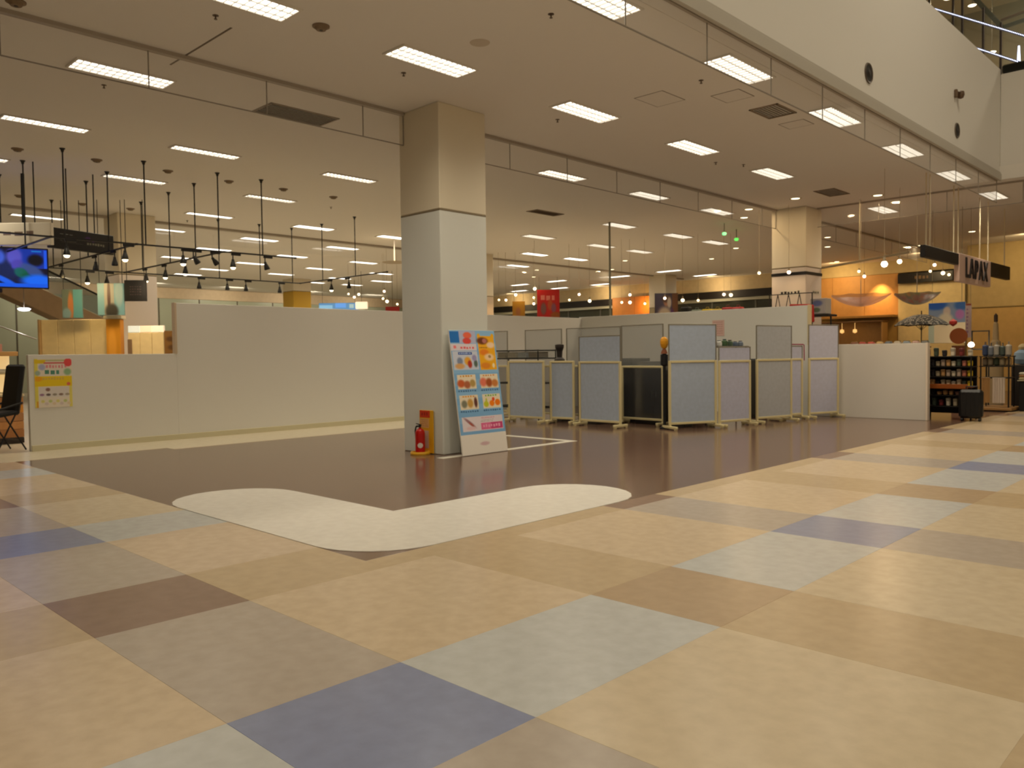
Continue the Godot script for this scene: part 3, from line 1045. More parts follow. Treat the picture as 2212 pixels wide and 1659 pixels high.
# ---------------------------------------------------------------- rolling screens
func rolling_screen(label: String, a: Vector3, b: Vector3, low: float, top: float, low_mat: Material, top_mat: Material, feet := 0.42) -> Node3D:
	# two cream posts on cross feet, a sheet stretched between them, and a thin grey frame with a second sheet above
	var d := b - a
	var w := d.length()
	var t := thing("rolling_screen", label, "partition screen", (a + b) / 2.0, atan2(-d.z, d.x))
	var cream := M(Color(0.83, 0.78, 0.60), 0.4)
	var grey := M(Color(0.52, 0.50, 0.45), 0.4, 0.3)
	for x in [-w / 2 + 0.025, w / 2 - 0.025]:
		var s := sb()
		cbox(s, Vector3(x, 0.06 + low / 2 - 0.03, 0), Vector3(0.05, low - 0.06, 0.045), 0.008)
		obj("post", s, cream, t)
		s = sb()
		cbox(s, Vector3(x, 0.05, 0), Vector3(0.06, 0.05, feet), 0.008)
		for z in [-feet / 2 + 0.04, feet / 2 - 0.04]:
			cbox(s, Vector3(x, 0.0125, z), Vector3(0.05, 0.025, 0.06), 0.006)
		obj("foot", s, cream, t)
	for y in [0.12, low - 0.02]:
		var s := sb()
		cbox(s, Vector3(0, y, 0), Vector3(w - 0.1, 0.045, 0.04), 0.006)
		obj("rail", s, cream, t)
	if low_mat:
		var s := sb()
		cbox(s, Vector3(0, (0.14 + low - 0.04) / 2, 0.0), Vector3(w - 0.1, low - 0.19, 0.006), 0.001)
		obj("lower_sheet", s, low_mat, t)
	if top > low + 0.1:
		for x in [-w / 2 + 0.012, w / 2 - 0.012]:
			var s := sb()
			cbox(s, Vector3(x, (low + top) / 2, 0), Vector3(0.022, top - low, 0.022), 0.004)
			obj("upper_post", s, grey, t)
		var s := sb()
		cbox(s, Vector3(0, top - 0.011, 0), Vector3(w - 0.048, 0.022, 0.022), 0.004)
		obj("top_rail", s, grey, t)
		if top_mat:
			s = sb()
			cbox(s, Vector3(0, (low + top) / 2 - 0.012, 0), Vector3(w - 0.05, top - low - 0.03, 0.005), 0.001)
			obj("upper_sheet", s, top_mat, t)
	return t


func build_rolling_screens() -> void:
	var sheet_a := mottled(Color(0.69, 0.745, 0.83), 0.4, 1.3, 0.4)
	var sheet_b := mottled(Color(0.76, 0.775, 0.87), 0.4, 1.3, 0.4)
	var sheet_c := mottled(Color(0.72, 0.74, 0.77), 0.4, 1.3, 0.4)
	var clear := pane(Color(0.6, 0.62, 0.62), 0.22, 0.2)
	var smoky := pane(Color(0.30, 0.30, 0.30), 0.35, 0.12)
	# the row behind, its clear tops showing above the front row
	for r in [[-14.75, -13.95, "farthest clear-topped rolling screen, half hidden behind the poster board"], [-13.37, -12.2, "clear-topped rolling screen behind the two leftmost low white screens"], [-12.07, -10.52, "wide clear-topped rolling screen behind the white screen with the short top"]]:
		rolling_screen(r[2], Vector3(14.28, 0, r[0]), Vector3(14.28, 0, r[1]), 1.25, 2.1, smoky, clear)
	rolling_screen("low white rolling screen just right of the poster board", Vector3(13.08, 0, -12.78), Vector3(13.14, 0, -11.74), 1.37, 0, sheet_a, null)
	rolling_screen("narrow low white rolling screen, second right of the poster board", Vector3(13.30, 0, -11.72), Vector3(13.42, 0, -11.12), 1.36, 0, sheet_a, null)
	rolling_screen("white rolling screen with a short dark-edged top left of the see-through one", Vector3(13.24, 0, -10.85), Vector3(13.20, 0, -9.73), 1.35, 1.88, sheet_a, sheet_a)
	rolling_screen("see-through smoky rolling screen with dark goods behind it", Vector3(14.22, 0, -10.47), Vector3(14.12, 0, -9.33), 1.24, 2.11, smoky, clear)
	rolling_screen("widest tall white rolling screen, right of the see-through one", Vector3(13.47, 0, -8.79), Vector3(14.47, 0, -8.32), 1.35, 2.07, sheet_a, sheet_a, 0.5)
	rolling_screen("white rolling screen with small goods lined up above its top edge", Vector3(14.46, 0, -8.27), Vector3(15.36, 0, -8.05), 1.34, 1.62, sheet_b, sheet_b)
	rolling_screen("tall white rolling screen inside a wider thin grey frame", Vector3(15.66, 0, -8.08), Vector3(16.72, 0, -7.80), 1.35, 2.06, sheet_c, sheet_c)
	rolling_screen("narrow white rolling screen with a magenta strap at its top corner", Vector3(16.55, 0, -8.12), Vector3(17.38, 0, -7.86), 1.35, 1.63, sheet_b, sheet_b)
	rolling_screen("tall white rolling screen nearest the low right partition", Vector3(17.5, 0, -7.78), Vector3(18.36, 0, -7.46), 1.35, 2.10, sheet_b, sheet_b)


func build_stored_goods() -> void:
	var dark := M(Color(0.10, 0.10, 0.09), 0.6)
	# dark shelf rack whose top shows above the leftmost screens
	var t := thing("storage_rack", "black wire storage rack showing above the leftmost low screens", "rack", Vector3(13.75, 0, -12.95))
	for p in [Vector2(-0.3, -0.75), Vector2(0.3, -0.75), Vector2(-0.3, 0.75), Vector2(0.3, 0.75)]:
		var s := sb()
		rod(s, Vector3(p.x, 0, p.y), Vector3(p.x, 1.62, p.y), 0.014)
		obj("upright", s, dark, t)
	for y in [0.3, 0.85, 1.42, 1.6]:
		var s := sb()
		for z in 2:
			cbox(s, Vector3(0, y, -0.75 + 1.5 * z), Vector3(0.6, 0.025, 0.02), 0.003)
		for k in 5:
			cbox(s, Vector3(-0.3 + 0.15 * k, y, 0), Vector3(0.012, 0.012, 1.5), 0.002)
		for k in 2:
			cbox(s, Vector3(-0.3 + 0.6 * k, y, 0), Vector3(0.02, 0.03, 1.5), 0.003)
		obj("shelf", s, dark, t)
	for k in 4:
		var o := thing("storage_box", "pale grey box on the black wire rack, %s from the left" % ORD[k], "box", Vector3(13.75, 1.437, -13.45 + 0.33 * k))
		var s := sb()
		cbox(s, Vector3(0, 0.06, 0), Vector3(0.4, 0.12, 0.26), 0.01)
		obj("body", s, M([Color(0.55, 0.53, 0.47), Color(0.62, 0.6, 0.54), Color(0.6, 0.62, 0.62), Color(0.5, 0.47, 0.42)][k], 0.6), o)
		s = sb()
		cbox(s, Vector3(0, 0.127, 0), Vector3(0.42, 0.014, 0.28), 0.005)
		obj("lid", s, M(Color(0.45, 0.43, 0.38), 0.6), o)
	# dark cabinets behind the see-through screen and in the gaps
	var n := 0
	for c in [[14.75, -9.75, 0.7, 1.0, 1.15, "nearest behind the see-through smoky screen"], [14.85, -10.95, 0.7, 1.1, 1.4, "left of the one behind the see-through screen"], [13.85, -10.93, 0.5, 0.5, 1.3, "filling the gap left of the short-topped screen"], [15.75, -9.5, 0.5, 0.5, 1.35, "behind the screen with small goods on top"], [17.3, -8.7, 0.5, 0.7, 1.35, "behind the narrow magenta-strapped screen"], [14.25, -9.0, 0.3, 0.36, 1.2, "beside the widest tall white screen"]]:
		t = thing("storage_cabinet", "dark grey storage cabinet %s" % c[5], "cabinet", Vector3(c[0], 0, c[1]))
		var w: float = c[2]
		var d: float = c[3]
		var h: float = c[4]
		var s := sb()
		slab(s, Vector3(-w / 2, 0, -d / 2), Vector3(w / 2, h, d / 2), 0.01)
		obj("body", s, M(Color(0.19, 0.18, 0.165), 0.55), t)
		for k in 2:
			s = sb()
			slab(s, Vector3(-w / 2 - 0.014, 0.08, -d / 2 + 0.01 + k * d / 2), Vector3(-w / 2, h - 0.03, -0.01 + k * d / 2), 0.005)
			var door := obj("door", s, M(Color(0.22, 0.21, 0.19), 0.5), t)
			s = sb()
			cbox(s, Vector3(-w / 2 - 0.022, h * 0.55, (0.05 if k else -0.05)), Vector3(0.016, 0.12, 0.015), 0.004)
			obj("handle", s, M(Color(0.5, 0.5, 0.48), 0.35, 0.7), door)
		n += 1
	# boards stacked on the low cabinet behind the see-through screen
	for k in 5:
		var s := sb()
		cbox(s, Vector3(14.75, 1.17 + 0.036 * k, -9.75), Vector3(0.62, 0.03, 0.94 - 0.04 * k), 0.004)
		tag(obj("stacked_board", s, M([Color(0.38, 0.36, 0.32), Color(0.45, 0.43, 0.38)][k % 2], 0.6)), "grey-brown flat board stacked on the cabinet behind the see-through screen, %s from the bottom" % ORD[k], "board", "boards behind the see-through screen")
	# small dark figure-like bottle, yellow lantern on a dark post
	t = thing("paper_lantern", "yellow paper lantern on a brown and black stand beside the widest white screen", "lantern", Vector3(13.62, 0, -8.985))
	var s := sb()
	lathe(s, Vector3(0, 1.72, 0), [Vector2(0.03, -0.13), Vector2(0.06, -0.1), Vector2(0.078, -0.04), Vector2(0.08, 0.02), Vector2(0.066, 0.07), Vector2(0.03, 0.1), Vector2(0.0, 0.105)], 18)
	obj("shade", s, M(Color(0.90, 0.62, 0.04), 0.5), t)
	s = sb()
	lathe(s, Vector3(0, 1.53, 0), [Vector2(0.0, -0.04), Vector2(0.07, -0.04), Vector2(0.05, 0.02), Vector2(0.03, 0.06)], 14)
	obj("collar", s, M(Color(0.50, 0.26, 0.10), 0.6), t)
	s = sb()
	lathe(s, Vector3.ZERO, [Vector2(0.0, 0), Vector2(0.1, 0), Vector2(0.1, 0.03), Vector2(0.03, 0.06), Vector2(0.03, 1.24), Vector2(0.075, 1.27), Vector2(0.075, 1.47), Vector2(0.03, 1.49)], 14)
	obj("stand", s, M(Color(0.05, 0.05, 0.06), 0.5), t)
	t = thing("coffee_grinder", "small dark grinder standing behind the low screens, against the clear tops", "appliance", Vector3(13.84, 0.0, -11.9))
	s = sb()
	slab(s, Vector3(-0.17, 0, -0.17), Vector3(0.17, 1.36, 0.17), 0.01)
	obj("pedestal", s, M(Color(0.3, 0.29, 0.26), 0.6), t)
	s = sb()
	lathe(s, Vector3(0, 1.36, 0), [Vector2(0.0, 0), Vector2(0.12, 0), Vector2(0.12, 0.03), Vector2(0.06, 0.08), Vector2(0.07, 0.22), Vector2(0.1, 0.3), Vector2(0.1, 0.36), Vector2(0.0, 0.38)], 14)
	obj("body", s, M(Color(0.16, 0.13, 0.12), 0.45), t)
	# goods lined up above the goods-topped screen
	t = thing("storage_table", "grey storage table behind the goods-topped rolling screen", "table", Vector3(15.36, 0, -8.72), -0.24)
	s = sb()
	cbox(s, Vector3(0, 1.62, 0), Vector3(1.3, 0.03, 0.36), 0.005)
	obj("top", s, M(Color(0.35, 0.33, 0.3), 0.6), t)
	for p in [Vector2(-0.6, -0.14), Vector2(0.6, -0.14), Vector2(-0.6, 0.14), Vector2(0.6, 0.14)]:
		s = sb()
		rod(s, Vector3(p.x, 0, p.y), Vector3(p.x, 1.606, p.y), 0.016)
		obj("leg", s, M(Color(0.3, 0.29, 0.27), 0.5, 0.3), t)
	var tones := [Color(0.30, 0.22, 0.20), Color(0.42, 0.36, 0.33), Color(0.36, 0.32, 0.30), Color(0.80, 0.80, 0.78), Color(0.22, 0.34, 0.20), Color(0.28, 0.36, 0.28), Color(0.34, 0.40, 0.48), Color(0.42, 0.46, 0.52)]
	for k in 8:
		var x := -0.56 + 0.16 * k
		var h: float = [0.2, 0.13, 0.15, 0.12, 0.15, 0.13, 0.1, 0.11][k]
		var o := thing("jar", "small %s jar on the storage table, %s from the left" % [["dark brown", "grey-brown", "dull brown", "white", "dark green", "grey-green", "slate blue", "pale slate"][k], ORD[k]], "jar", Vector3(15.36, 1.635, -8.72) + Basis(Vector3.UP, -0.24) * Vector3(x, 0, 0.02))
		s = sb()
		lathe(s, Vector3.ZERO, [Vector2(0.0, 0), Vector2(0.055, 0), Vector2(0.062, 0.015), Vector2(0.06, h * 0.7), Vector2(0.035, h * 0.85), Vector2(0.035, h * 0.9)], 12)
		obj("body", s, M(tones[k], 0.45), o)
		s = sb()
		lathe(s, Vector3(0, h * 0.9, 0), [Vector2(0.0, 0.0), Vector2(0.04, 0), Vector2(0.04, h * 0.1), Vector2(0.0, h * 0.1)], 12)
		obj("lid", s, M(tones[(k + 3) % 8], 0.4), o)
	# pinkish notice on the partition, magenta strap
	var im := canvas(64, 96, Color(0.85, 0.72, 0.68))
	for k in 6:
		dashes(im, 0.1, 0.1 + 0.14 * k, 0.9, 0.07, Color(0.74, 0.56, 0.52), 5, 60 + k)
	t = thing("pink_notice", "small pinkish paper notice on the right partition above the goods", "notice", Vector3(18.448, 2.12, -10.55))
	sheet("print", 0.34, 0.4, im, t, Vector3(-0.004, 0, 0), Basis(Vector3(0, 0, 1), Vector3.UP, Vector3(-1, 0, 0)), 0.7)
	s = sb()
	slab(s, Vector3(-0.002, -0.2, -0.17), Vector3(0.002, 0.2, 0.17), 0.0005)
	obj("paper", s, M(Color(0.85, 0.78, 0.74), 0.7), t)
	t = thing("strap", "magenta strap hanging over the corner of the narrow rolling screen", "strap", Vector3(17.38, 0, -7.86))
	s = sb()
	beam(s, Vector3(-0.5, 1.66, -0.16), Vector3(0.02, 1.655, 0.01), 0.03, 0.025)
	obj("top_length", s, M(Color(0.55, 0.08, 0.26), 0.6), t)
	s = sb()
	beam(s, Vector3(0.02, 1.655, 0.025), Vector3(0.025, 1.3, 0.03), 0.035, 0.012)
	obj("hanging_end", s, M(Color(0.60, 0.06, 0.27), 0.6), t)


# ---------------------------------------------------------------- lighting rails at the left
func spot_head(lit: bool, tilt: float) -> Node3D:
	var t := Node3D.new()
	var black := M(Color(0.035, 0.033, 0.03), 0.45)
	var s := sb()
	cbox(s, Vector3(0.04, -0.035, 0), Vector3(0.2, 0.05, 0.045), 0.006)
	obj("adapter", s, black, t)
	s = sb()
	rod(s, Vector3(-0.03, -0.05, 0), Vector3(-0.03, -0.14, 0), 0.012)
	obj("stem", s, black, t)
	var ba := Basis(Vector3(0, 0, 1), tilt)
	var c := Vector3(-0.03, -0.14, 0)
	s = sb()
	lathe(s, c, [Vector2(0.058, -0.17), Vector2(0.06, -0.15), Vector2(0.05, -0.1), Vector2(0.03, -0.04), Vector2(0.026, 0.0), Vector2(0.0, 0.005)], 14, ba)
	obj("head", s, black, t)
	s = sb()
	if lit:
		lathe(s, c, [Vector2(0.0, -0.215), Vector2(0.035, -0.205), Vector2(0.055, -0.17), Vector2(0.05, -0.14), Vector2(0.0, -0.13)], 14, ba)
		obj("bulb", s, glow(Color(1.0, 0.92, 0.76), 4.0), t)
	else:
		lathe(s, c, [Vector2(0.0, -0.155), Vector2(0.05, -0.16)], 14, ba)
		obj("reflector", s, M(Color(0.12, 0.11, 0.1), 0.3), t)
	return t


func spot_lamp(at: Vector3, towards: Vector3, energy: float, tint := Color(1, 0.86, 0.66)) -> void:
	var l := SpotLight3D.new()
	l.name = "spot_lamp"
	l.spot_angle = 40.0
	l.spot_range = 40.0
	l.spot_attenuation = 2.0
	l.light_energy = energy
	l.light_color = tint
	l.light_size = 0.04
	l.shadow_enabled = true
	l.transform = Transform3D(Basis.looking_at(towards.normalized(), Vector3.RIGHT if absf(towards.normalized().y) > 0.95 else Vector3.UP), at)
	add_child(l, true)


func build_rails() -> void:
	var black := M(Color(0.035, 0.033, 0.03), 0.45)
	var y := 3.7
	for r in [[Vector3(2.6, y, -15.9), Vector3(9.6, y, -15.9), "front rail of the left-hand lighting grid above the low partition"], [Vector3(5.6, y, -21.2), Vector3(12.95, y, -21.2), "back rail of the left-hand lighting grid"], [Vector3(4.72, y, -15.9), Vector3(4.72, y, -20.5), "leftmost cross rail of the lighting grid, passing behind the screen"], [Vector3(6.2, y, -15.9), Vector3(6.2, y, -21.2), "second cross rail of the lighting grid, right of the screen"], [Vector3(7.95, y, -15.9), Vector3(7.95, y, -21.2), "third cross rail of the lighting grid, in front of the white column"], [Vector3(12.95, y, -17.0), Vector3(12.95, y, -21.2), "rightmost cross rail of the lighting grid"]]:
		var t := thing("lighting_rail", "thin black %s" % r[2], "lighting rail", r[0])
		var s := sb()
		beam(s, Vector3.ZERO, r[1] - r[0], 0.035, 0.03, 0.004)
		obj("track", s, black, t)
		for e in [Vector3.ZERO, r[1] - r[0]]:
			s = sb()
			cbox(s, e, Vector3(0.05, 0.04, 0.05), 0.006)
			obj("end_cap", s, black, t)
	var pts := by_bearing([Vector3(4.72, y, -17.4), Vector3(4.96, y, -15.93), Vector3(4.72, y, -19.0), Vector3(6.2, y, -18.5), Vector3(6.2, y, -17.3), Vector3(6.38, y, -15.92), Vector3(7.95, y, -20.06), Vector3(6.33, y, -21.2), Vector3(7.95, y, -18.5), Vector3(7.95, y, -17.2), Vector3(7.85, y, -15.91), Vector3(8.82, y, -15.9), Vector3(11.67, y, -21.2), Vector3(10.45, y, -21.2), Vector3(12.7, y, -21.2), Vector3(12.95, y, -18.4), Vector3(12.95, y, -20.0)])
	var s2 := sb()
	rod(s2, Vector3(0, 0.01, 0), Vector3(0, CEIL - y, 0), 0.013)
	var rm := s2.commit()
	s2 = sb()
	lathe(s2, Vector3(0, CEIL - y, 0), [Vector2(0.0, -0.07), Vector2(0.02, -0.07), Vector2(0.03, -0.03), Vector2(0.05, -0.006), Vector2(0.05, 0.0)], 12)
	var fm := s2.commit()
	for k in pts.size():
		var t := thing("rail_hanger", "thin black ceiling hanger rod of the lighting grid, %s from the left" % ORD[k], "hanger rod", pts[k], 0.0, "ceiling hanger rods of the lighting grid")
		put("rod", rm, black, t)
		put("ceiling_rose", fm, black, t)
	# track spotlights
	var spots := [[5.0, -15.9, 1, 0.0, 0.0], [6.01, -15.9, 1, 0.0, 0.0], [7.12, -15.9, 1, 0.0, 0.0], [8.17, -15.9, 1, 0.0, 0.0], [7.33, -15.9, 0, 0.6, 0.0], [7.72, -15.9, 0, 0.7, 0.0], [8.9, -15.9, 0, 0.3, 0.0], [6.2, -17.05, 0, 0.0, 1.57], [6.2, -18.1, 0, 0.0, 1.57], [6.2, -20.2, 0, 0.2, 1.57], [7.1, -21.2, 1, 0.0, 0.0], [7.55, -21.2, 0, 0.0, 0.0], [9.9, -21.2, 0, 0.0, 0.0], [10.7, -21.2, 0, 0.0, 0.0], [11.25, -21.2, 0, 0.0, 0.0], [12.3, -21.2, 0, 0.0, 0.0], [7.95, -19.9, 1, 0.1, 1.57], [7.95, -18.8, 1, 0.1, 1.57], [7.95, -17.75, 1, 0.1, 1.57], [12.95, -19.6, 1, 0.0, 1.57], [12.95, -18.75, 0, 0.0, 1.57]]
	spots.sort_custom(func(a, b): return atan2(a[0], -a[1]) < atan2(b[0], -b[1]))
	var lit_n := 0
	var dark_n := 0
	for q in spots:
		var lit: bool = q[2] == 1
		var t := spot_head(lit, q[3])
		t.name = numbered("track_spotlight")
		add_child(t, true)
		t.position = Vector3(q[0], y, q[1])
		t.rotation.y = q[4]
		if lit:
			tag(t, "lit black track spotlight, %s from the left of the lit ones on the grid" % ORD[lit_n], "spotlight", "lit track spotlights")
			lit_n += 1
			spot_lamp(Vector3(q[0], y - 0.38, q[1]), Vector3(0, -1, -0.3), 1.2)
		else:
			tag(t, "unlit black track spotlight, %s from the left of the unlit ones on the grid" % ORD[dark_n], "spotlight", "unlit track spotlights")
			dark_n += 1


# ---------------------------------------------------------------- left: screen, signs, counters
func tv_picture() -> Image:
	var im := canvas(320, 180, Color(0.04, 0.05, 0.16))
	var blue := Color(0.10, 0.38, 0.92)
	rect(im, 0.55, 0.0, 1.0, 0.5, Color(0.07, 0.20, 0.62))
	blob(im, 0.36, 0.22, 0.11, 0.2, Color(0.24, 0.36, 0.80))
	blob(im, 0.35, 0.75, 0.2, 0.3, Color(0.03, 0.04, 0.14))
	blob(im, 0.58, 0.2, 0.1, 0.22, Color(0.34, 0.32, 0.74))
	blob(im, 0.62, 0.42, 0.08, 0.14, Color(0.30, 0.24, 0.64))
	blob(im, 0.85, 0.28, 0.1, 0.15, Color(0.03, 0.03, 0.08))
	blob(im, 0.8, 0.55, 0.16, 0.13, Color(0.22, 0.30, 0.52), 0.3, 0.5)
	blob(im, 0.66, 0.62, 0.09, 0.12, Color(0.03, 0.36, 0.24), 0.3, 0.5)
	blob(im, 0.72, 0.72, 0.06, 0.08, Color(0.02, 0.32, 0.16))
	blob(im, 0.45, 0.82, 0.2, 0.07, blue, 0.4, 0.5)
	blob(im, 0.2, 0.66, 0.16, 0.1, Color(0.2, 0.3, 0.66))
	blob(im, 0.88, 0.82, 0.22, 0.16, Color(0.08, 0.42, 0.98), 0.4)
	rect(im, 0.0, 0.9, 1.0, 1.0, Color(0.06, 0.36, 0.92))
	rect(im, 0.96, 0.02, 1.0, 0.5, Color(0.12, 0.34, 0.90))
	blob(im, 0.1, 0.3, 0.1, 0.2, Color(0.16, 0.24, 0.55))
	rect(im, 0.80, 0.04, 0.93, 0.07, Color(0.1, 0.5, 0.8))
	return im


func build_left_hall() -> void:
	var face := Vector3(-0.27, -0.1, 0.96).normalized()      # the screen looks at the walkway, tipped down
	var right := Vector3.UP.cross(face).normalized()
	var ba := Basis(right, face.cross(right).normalized(), face)
	var t := thing("television", "wall-size flat television showing a blue picture, hung from two thick poles", "television", Vector3(4.72, 3.38, -18.6))
	var s := sb()
	cbox(s, ba * Vector3(0, 0, -0.035), Vector3(1.42, 0.82, 0.06), 0.012, ba)
	obj("casing", s, M(Color(0.02, 0.02, 0.025), 0.3), t)
	sheet("screen", 1.37, 0.77, tv_picture(), t, ba * Vector3(0, 0, -0.003), ba, 0.3, 0.9)
	s = sb()
	cbox(s, ba * Vector3(-0.42, -0.46, -0.06), Vector3(0.62, 0.09, 0.1), 0.01, ba)
	obj("speaker_bar", s, M(Color(0.09, 0.04, 0.05), 0.5), t)
	for x in [-0.28, 0.3]:
		s = sb()
		rod(s, ba * Vector3(x, 0.1, -0.1), Vector3((ba * Vector3(x, 0, -0.1)).x, 1.92, (ba * Vector3(x, 0, -0.1)).z), 0.034 if x > 0 else 0.034)
		obj("ceiling_pole", s, M(Color(0.05, 0.04, 0.04), 0.45), t)
		s = sb()
		cbox(s, ba * Vector3(x, 0.38, -0.08), Vector3(0.1, 0.3, 0.05), 0.008, ba)
		obj("bracket", s, M(Color(0.05, 0.04, 0.04), 0.45), t)
	var tl := OmniLight3D.new()
	tl.name = "television_glow"
	tl.light_color = Color(0.3, 0.5, 1.0)
	tl.light_energy = 0.15
	tl.omni_range = 20.0
	tl.omni_attenuation = 2.0
	tl.light_size = 0.3
	tl.shadow_enabled = true
	tl.position = Vector3(4.72, 3.38, -18.6) + face * 0.4
	add_child(tl, true)
	# white and black hanging sign boxes behind the screen
	var wf := Vector3(-0.718, 0, 0.695).normalized()
	var wb := Basis(Vector3.UP.cross(wf).normalized(), Vector3.UP, wf)
	t = thing("hanging_sign", "white hanging sign box with faint grey letters above the television", "sign", Vector3(4.47, 3.93, -17.81))
	s = sb()
	cbox(s, Vector3.ZERO, Vector3(1.86, 0.42, 0.10), 0.008, wb)
	obj("box", s, M(Color(0.90, 0.87, 0.80), 0.5), t)
	var im := canvas(256, 60, Color(0.88, 0.85, 0.78))
	rect(im, 0, 0.42, 0.32, 0.58, Color(0.2, 0.12, 0.15))
	dashes(im, 0.38, 0.38, 0.86, 0.26, Color(0.48, 0.41, 0.36), 4, 9)
	sheet("print", 1.84, 0.40, im, t, wf * 0.052, wb)
	for x in [-0.6, 0.6]:
		s = sb()
		rod(s, wb * Vector3(x, 0.20, 0), wb * Vector3(x, 5.3 - 3.93, 0), 0.012)
		obj("rod", s, M(Color(0.06, 0.05, 0.05), 0.5), t)
	t = thing("hanging_sign", "long black hanging sign with small white lines and a purple mark", "sign", Vector3(5.80, 3.90, -17.66))
	s = sb()
	var bf := Vector3(0.45, 0, 1.36).normalized()
	var b2 := Basis(Vector3.UP.cross(bf).normalized(), Vector3.UP, bf)
	cbox(s, Vector3.ZERO, Vector3(1.42, 0.40, 0.09), 0.008, b2)
	obj("box", s, M(Color(0.06, 0.055, 0.05), 0.5), t)
	im = canvas(320, 128, Color(0.055, 0.05, 0.045))
	dashes(im, 0.14, 0.24, 0.36, 0.04, Color(0.55, 0.55, 0.52), 3, 3)
	dashes(im, 0.14, 0.58, 0.34, 0.03, Color(0.4, 0.4, 0.38), 3, 4)
	rect(im, 0.16, 0.66, 0.5, 0.68, Color(0.30, 0.28, 0.26))
	blob(im, 0.58, 0.34, 0.05, 0.12, Color(0.22, 0.08, 0.30))
	blob(im, 0.66, 0.4, 0.03, 0.1, Color(0.18, 0.07, 0.26))
	dashes(im, 0.56, 0.52, 0.86, 0.16, Color(0.42, 0.40, 0.34), 7, 6)
	sheet("print", 1.40, 0.38, im, t, bf * 0.047, b2)
	for x in [-0.3, 0.3]:
		s = sb()
		rod(s, b2 * Vector3(x, 0.19, 0), b2 * Vector3(x, CEIL - 3.90, 0), 0.012)
		obj("rod", s, M(Color(0.06, 0.05, 0.05), 0.5), t)
	# two hanging poster banners and a black menu board, before the white column
	var nf := Vector3(-0.62, 0, 0.78).normalized()
	var nb := Basis(Vector3.UP.cross(nf).normalized(), Vector3.UP, nf)
	im = canvas(96, 140, Color(0.38, 0.42, 0.38))
	rect(im, 0.55, 0, 1, 1, Color(0.34, 0.56, 0.58))
	blob(im, 0.4, 0.6, 0.14, 0.5, Color(0.66, 0.43, 0.26), 0.3)
	blob(im, 0.2, 0.85, 0.22, 0.2, Color(0.44, 0.55, 0.58))
	t = thing("hanging_poster", "blue-green hanging poster with an orange shape, left of the pair", "poster", Vector3(6.65, 2.855, -20.97))
	s = sb()
	cbox(s, Vector3.ZERO, Vector3(0.46, 0.68, 0.03), 0.004, nb)
	obj("board", s, M(Color(0.4, 0.5, 0.5), 0.6), t)
	sheet("print", 0.45, 0.67, im, t, nf * 0.0165, nb)
	im = canvas(128, 150, Color(0.44, 0.62, 0.66))
	rect(im, 0.25, 0, 0.62, 1, Color(0.62, 0.60, 0.54))
	blob(im, 0.42, 0.4, 0.06, 0.5, Color(0.30, 0.20, 0.17), 0.3)
	blob(im, 0.52, 0.88, 0.24, 0.24, Color(0.20, 0.19, 0.17), 0.3)
	blob(im, 0.8, 0.3, 0.16, 0.4, Color(0.58, 0.68, 0.68))
	var t3 := thing("hanging_poster", "blue-green hanging poster with a dark tower-like shape, right of the pair", "poster", Vector3(7.29, 2.95, -20.31))
	s = sb()
	cbox(s, Vector3.ZERO, Vector3(0.61, 0.76, 0.03), 0.004, nb)
	obj("board", s, M(Color(0.4, 0.5, 0.5), 0.6), t3)
	sheet("print", 0.60, 0.75, im, t3, nf * 0.0165, nb)
	for q in [[t, 0.34, 0.2, 5.3 - 2.855], [t3, 0.38, 0.26, 5.3 - 2.95]]:
		for x in [-1, 1]:
			s = sb()
			rod(s, nb * Vector3(x * q[2], q[1] - 0.02, 0), nb * Vector3(x * q[2], q[3], 0), 0.008)
			obj("wire", s, M(Color(0.1, 0.09, 0.08), 0.5), q[0])
	t = thing("menu_board", "square black hanging board with lines of faint writing beside the right poster", "sign", Vector3(7.703, 3.145, -19.89))
	s = sb()
	cbox(s, Vector3.ZERO, Vector3(0.50, 0.50, 0.05), 0.006, nb)
	obj("board", s, M(Color(0.035, 0.03, 0.03), 0.5), t)
	im = canvas(96, 96, Color(0.04, 0.035, 0.035))
	for k in 4:
		dashes(im, 0.22, 0.28 + 0.13 * k, 0.8, 0.06, Color(0.26, 0.20, 0.20), 5, 40 + k)
	sheet("print", 0.48, 0.48, im, t, nf * 0.0265, nb)
	for x in [-0.2, 0.2]:
		s = sb()
		rod(s, nb * Vector3(x, 0.24, 0), nb * Vector3(x, 5.3 - 3.145, 0), 0.008)
		obj("wire", s, M(Color(0.1, 0.09, 0.08), 0.5), t)
	# kiosks whose tops show above the low partition
	var wood := mottled(Color(0.92, 0.84, 0.64), 0.6, 0.7)
	t = thing("kiosk_wall", "long cream panelled kiosk wall behind the low partition", "kiosk", Vector3(6.84, 0, -21.47), -0.802)
	for k in 4:
		s = sb()
		cbox(s, Vector3(-0.6 + 0.4 * k, 1.25, 0), Vector3(0.393, 2.5, 0.1), 0.01)
		obj("panel", s, wood, t)
	s = sb()
	cbox(s, Vector3(-0.82, 1.25, 0.03), Vector3(0.05, 2.51, 0.18), 0.006)
	obj("end_post", s, mottled(Color(0.70, 0.58, 0.40), 0.6, 0.7), t)
	area_light("kiosk_wash", Vector3(6.35, 3.3, -19.9), Vector2(0.5, 0.2), 1.3, Color(1, 0.86, 0.6), Vector3(0.15, -0.6, -0.8))
	area_light("kiosk_wash", Vector3(7.4, 3.3, -18.9), Vector2(0.5, 0.2), 1.3, Color(1, 0.88, 0.7), Vector3(0.15, -0.3, -0.8))
	t = thing("kiosk_pillar", "orange printed pillar at the end of the cream kiosk wall", "pillar", Vector3(7.52, 0, -20.76))
	im = canvas(64, 192, Color(0.80, 0.55, 0.14))
	blob(im, 0.4, 0.45, 0.3, 0.3, Color(0.88, 0.62, 0.22))
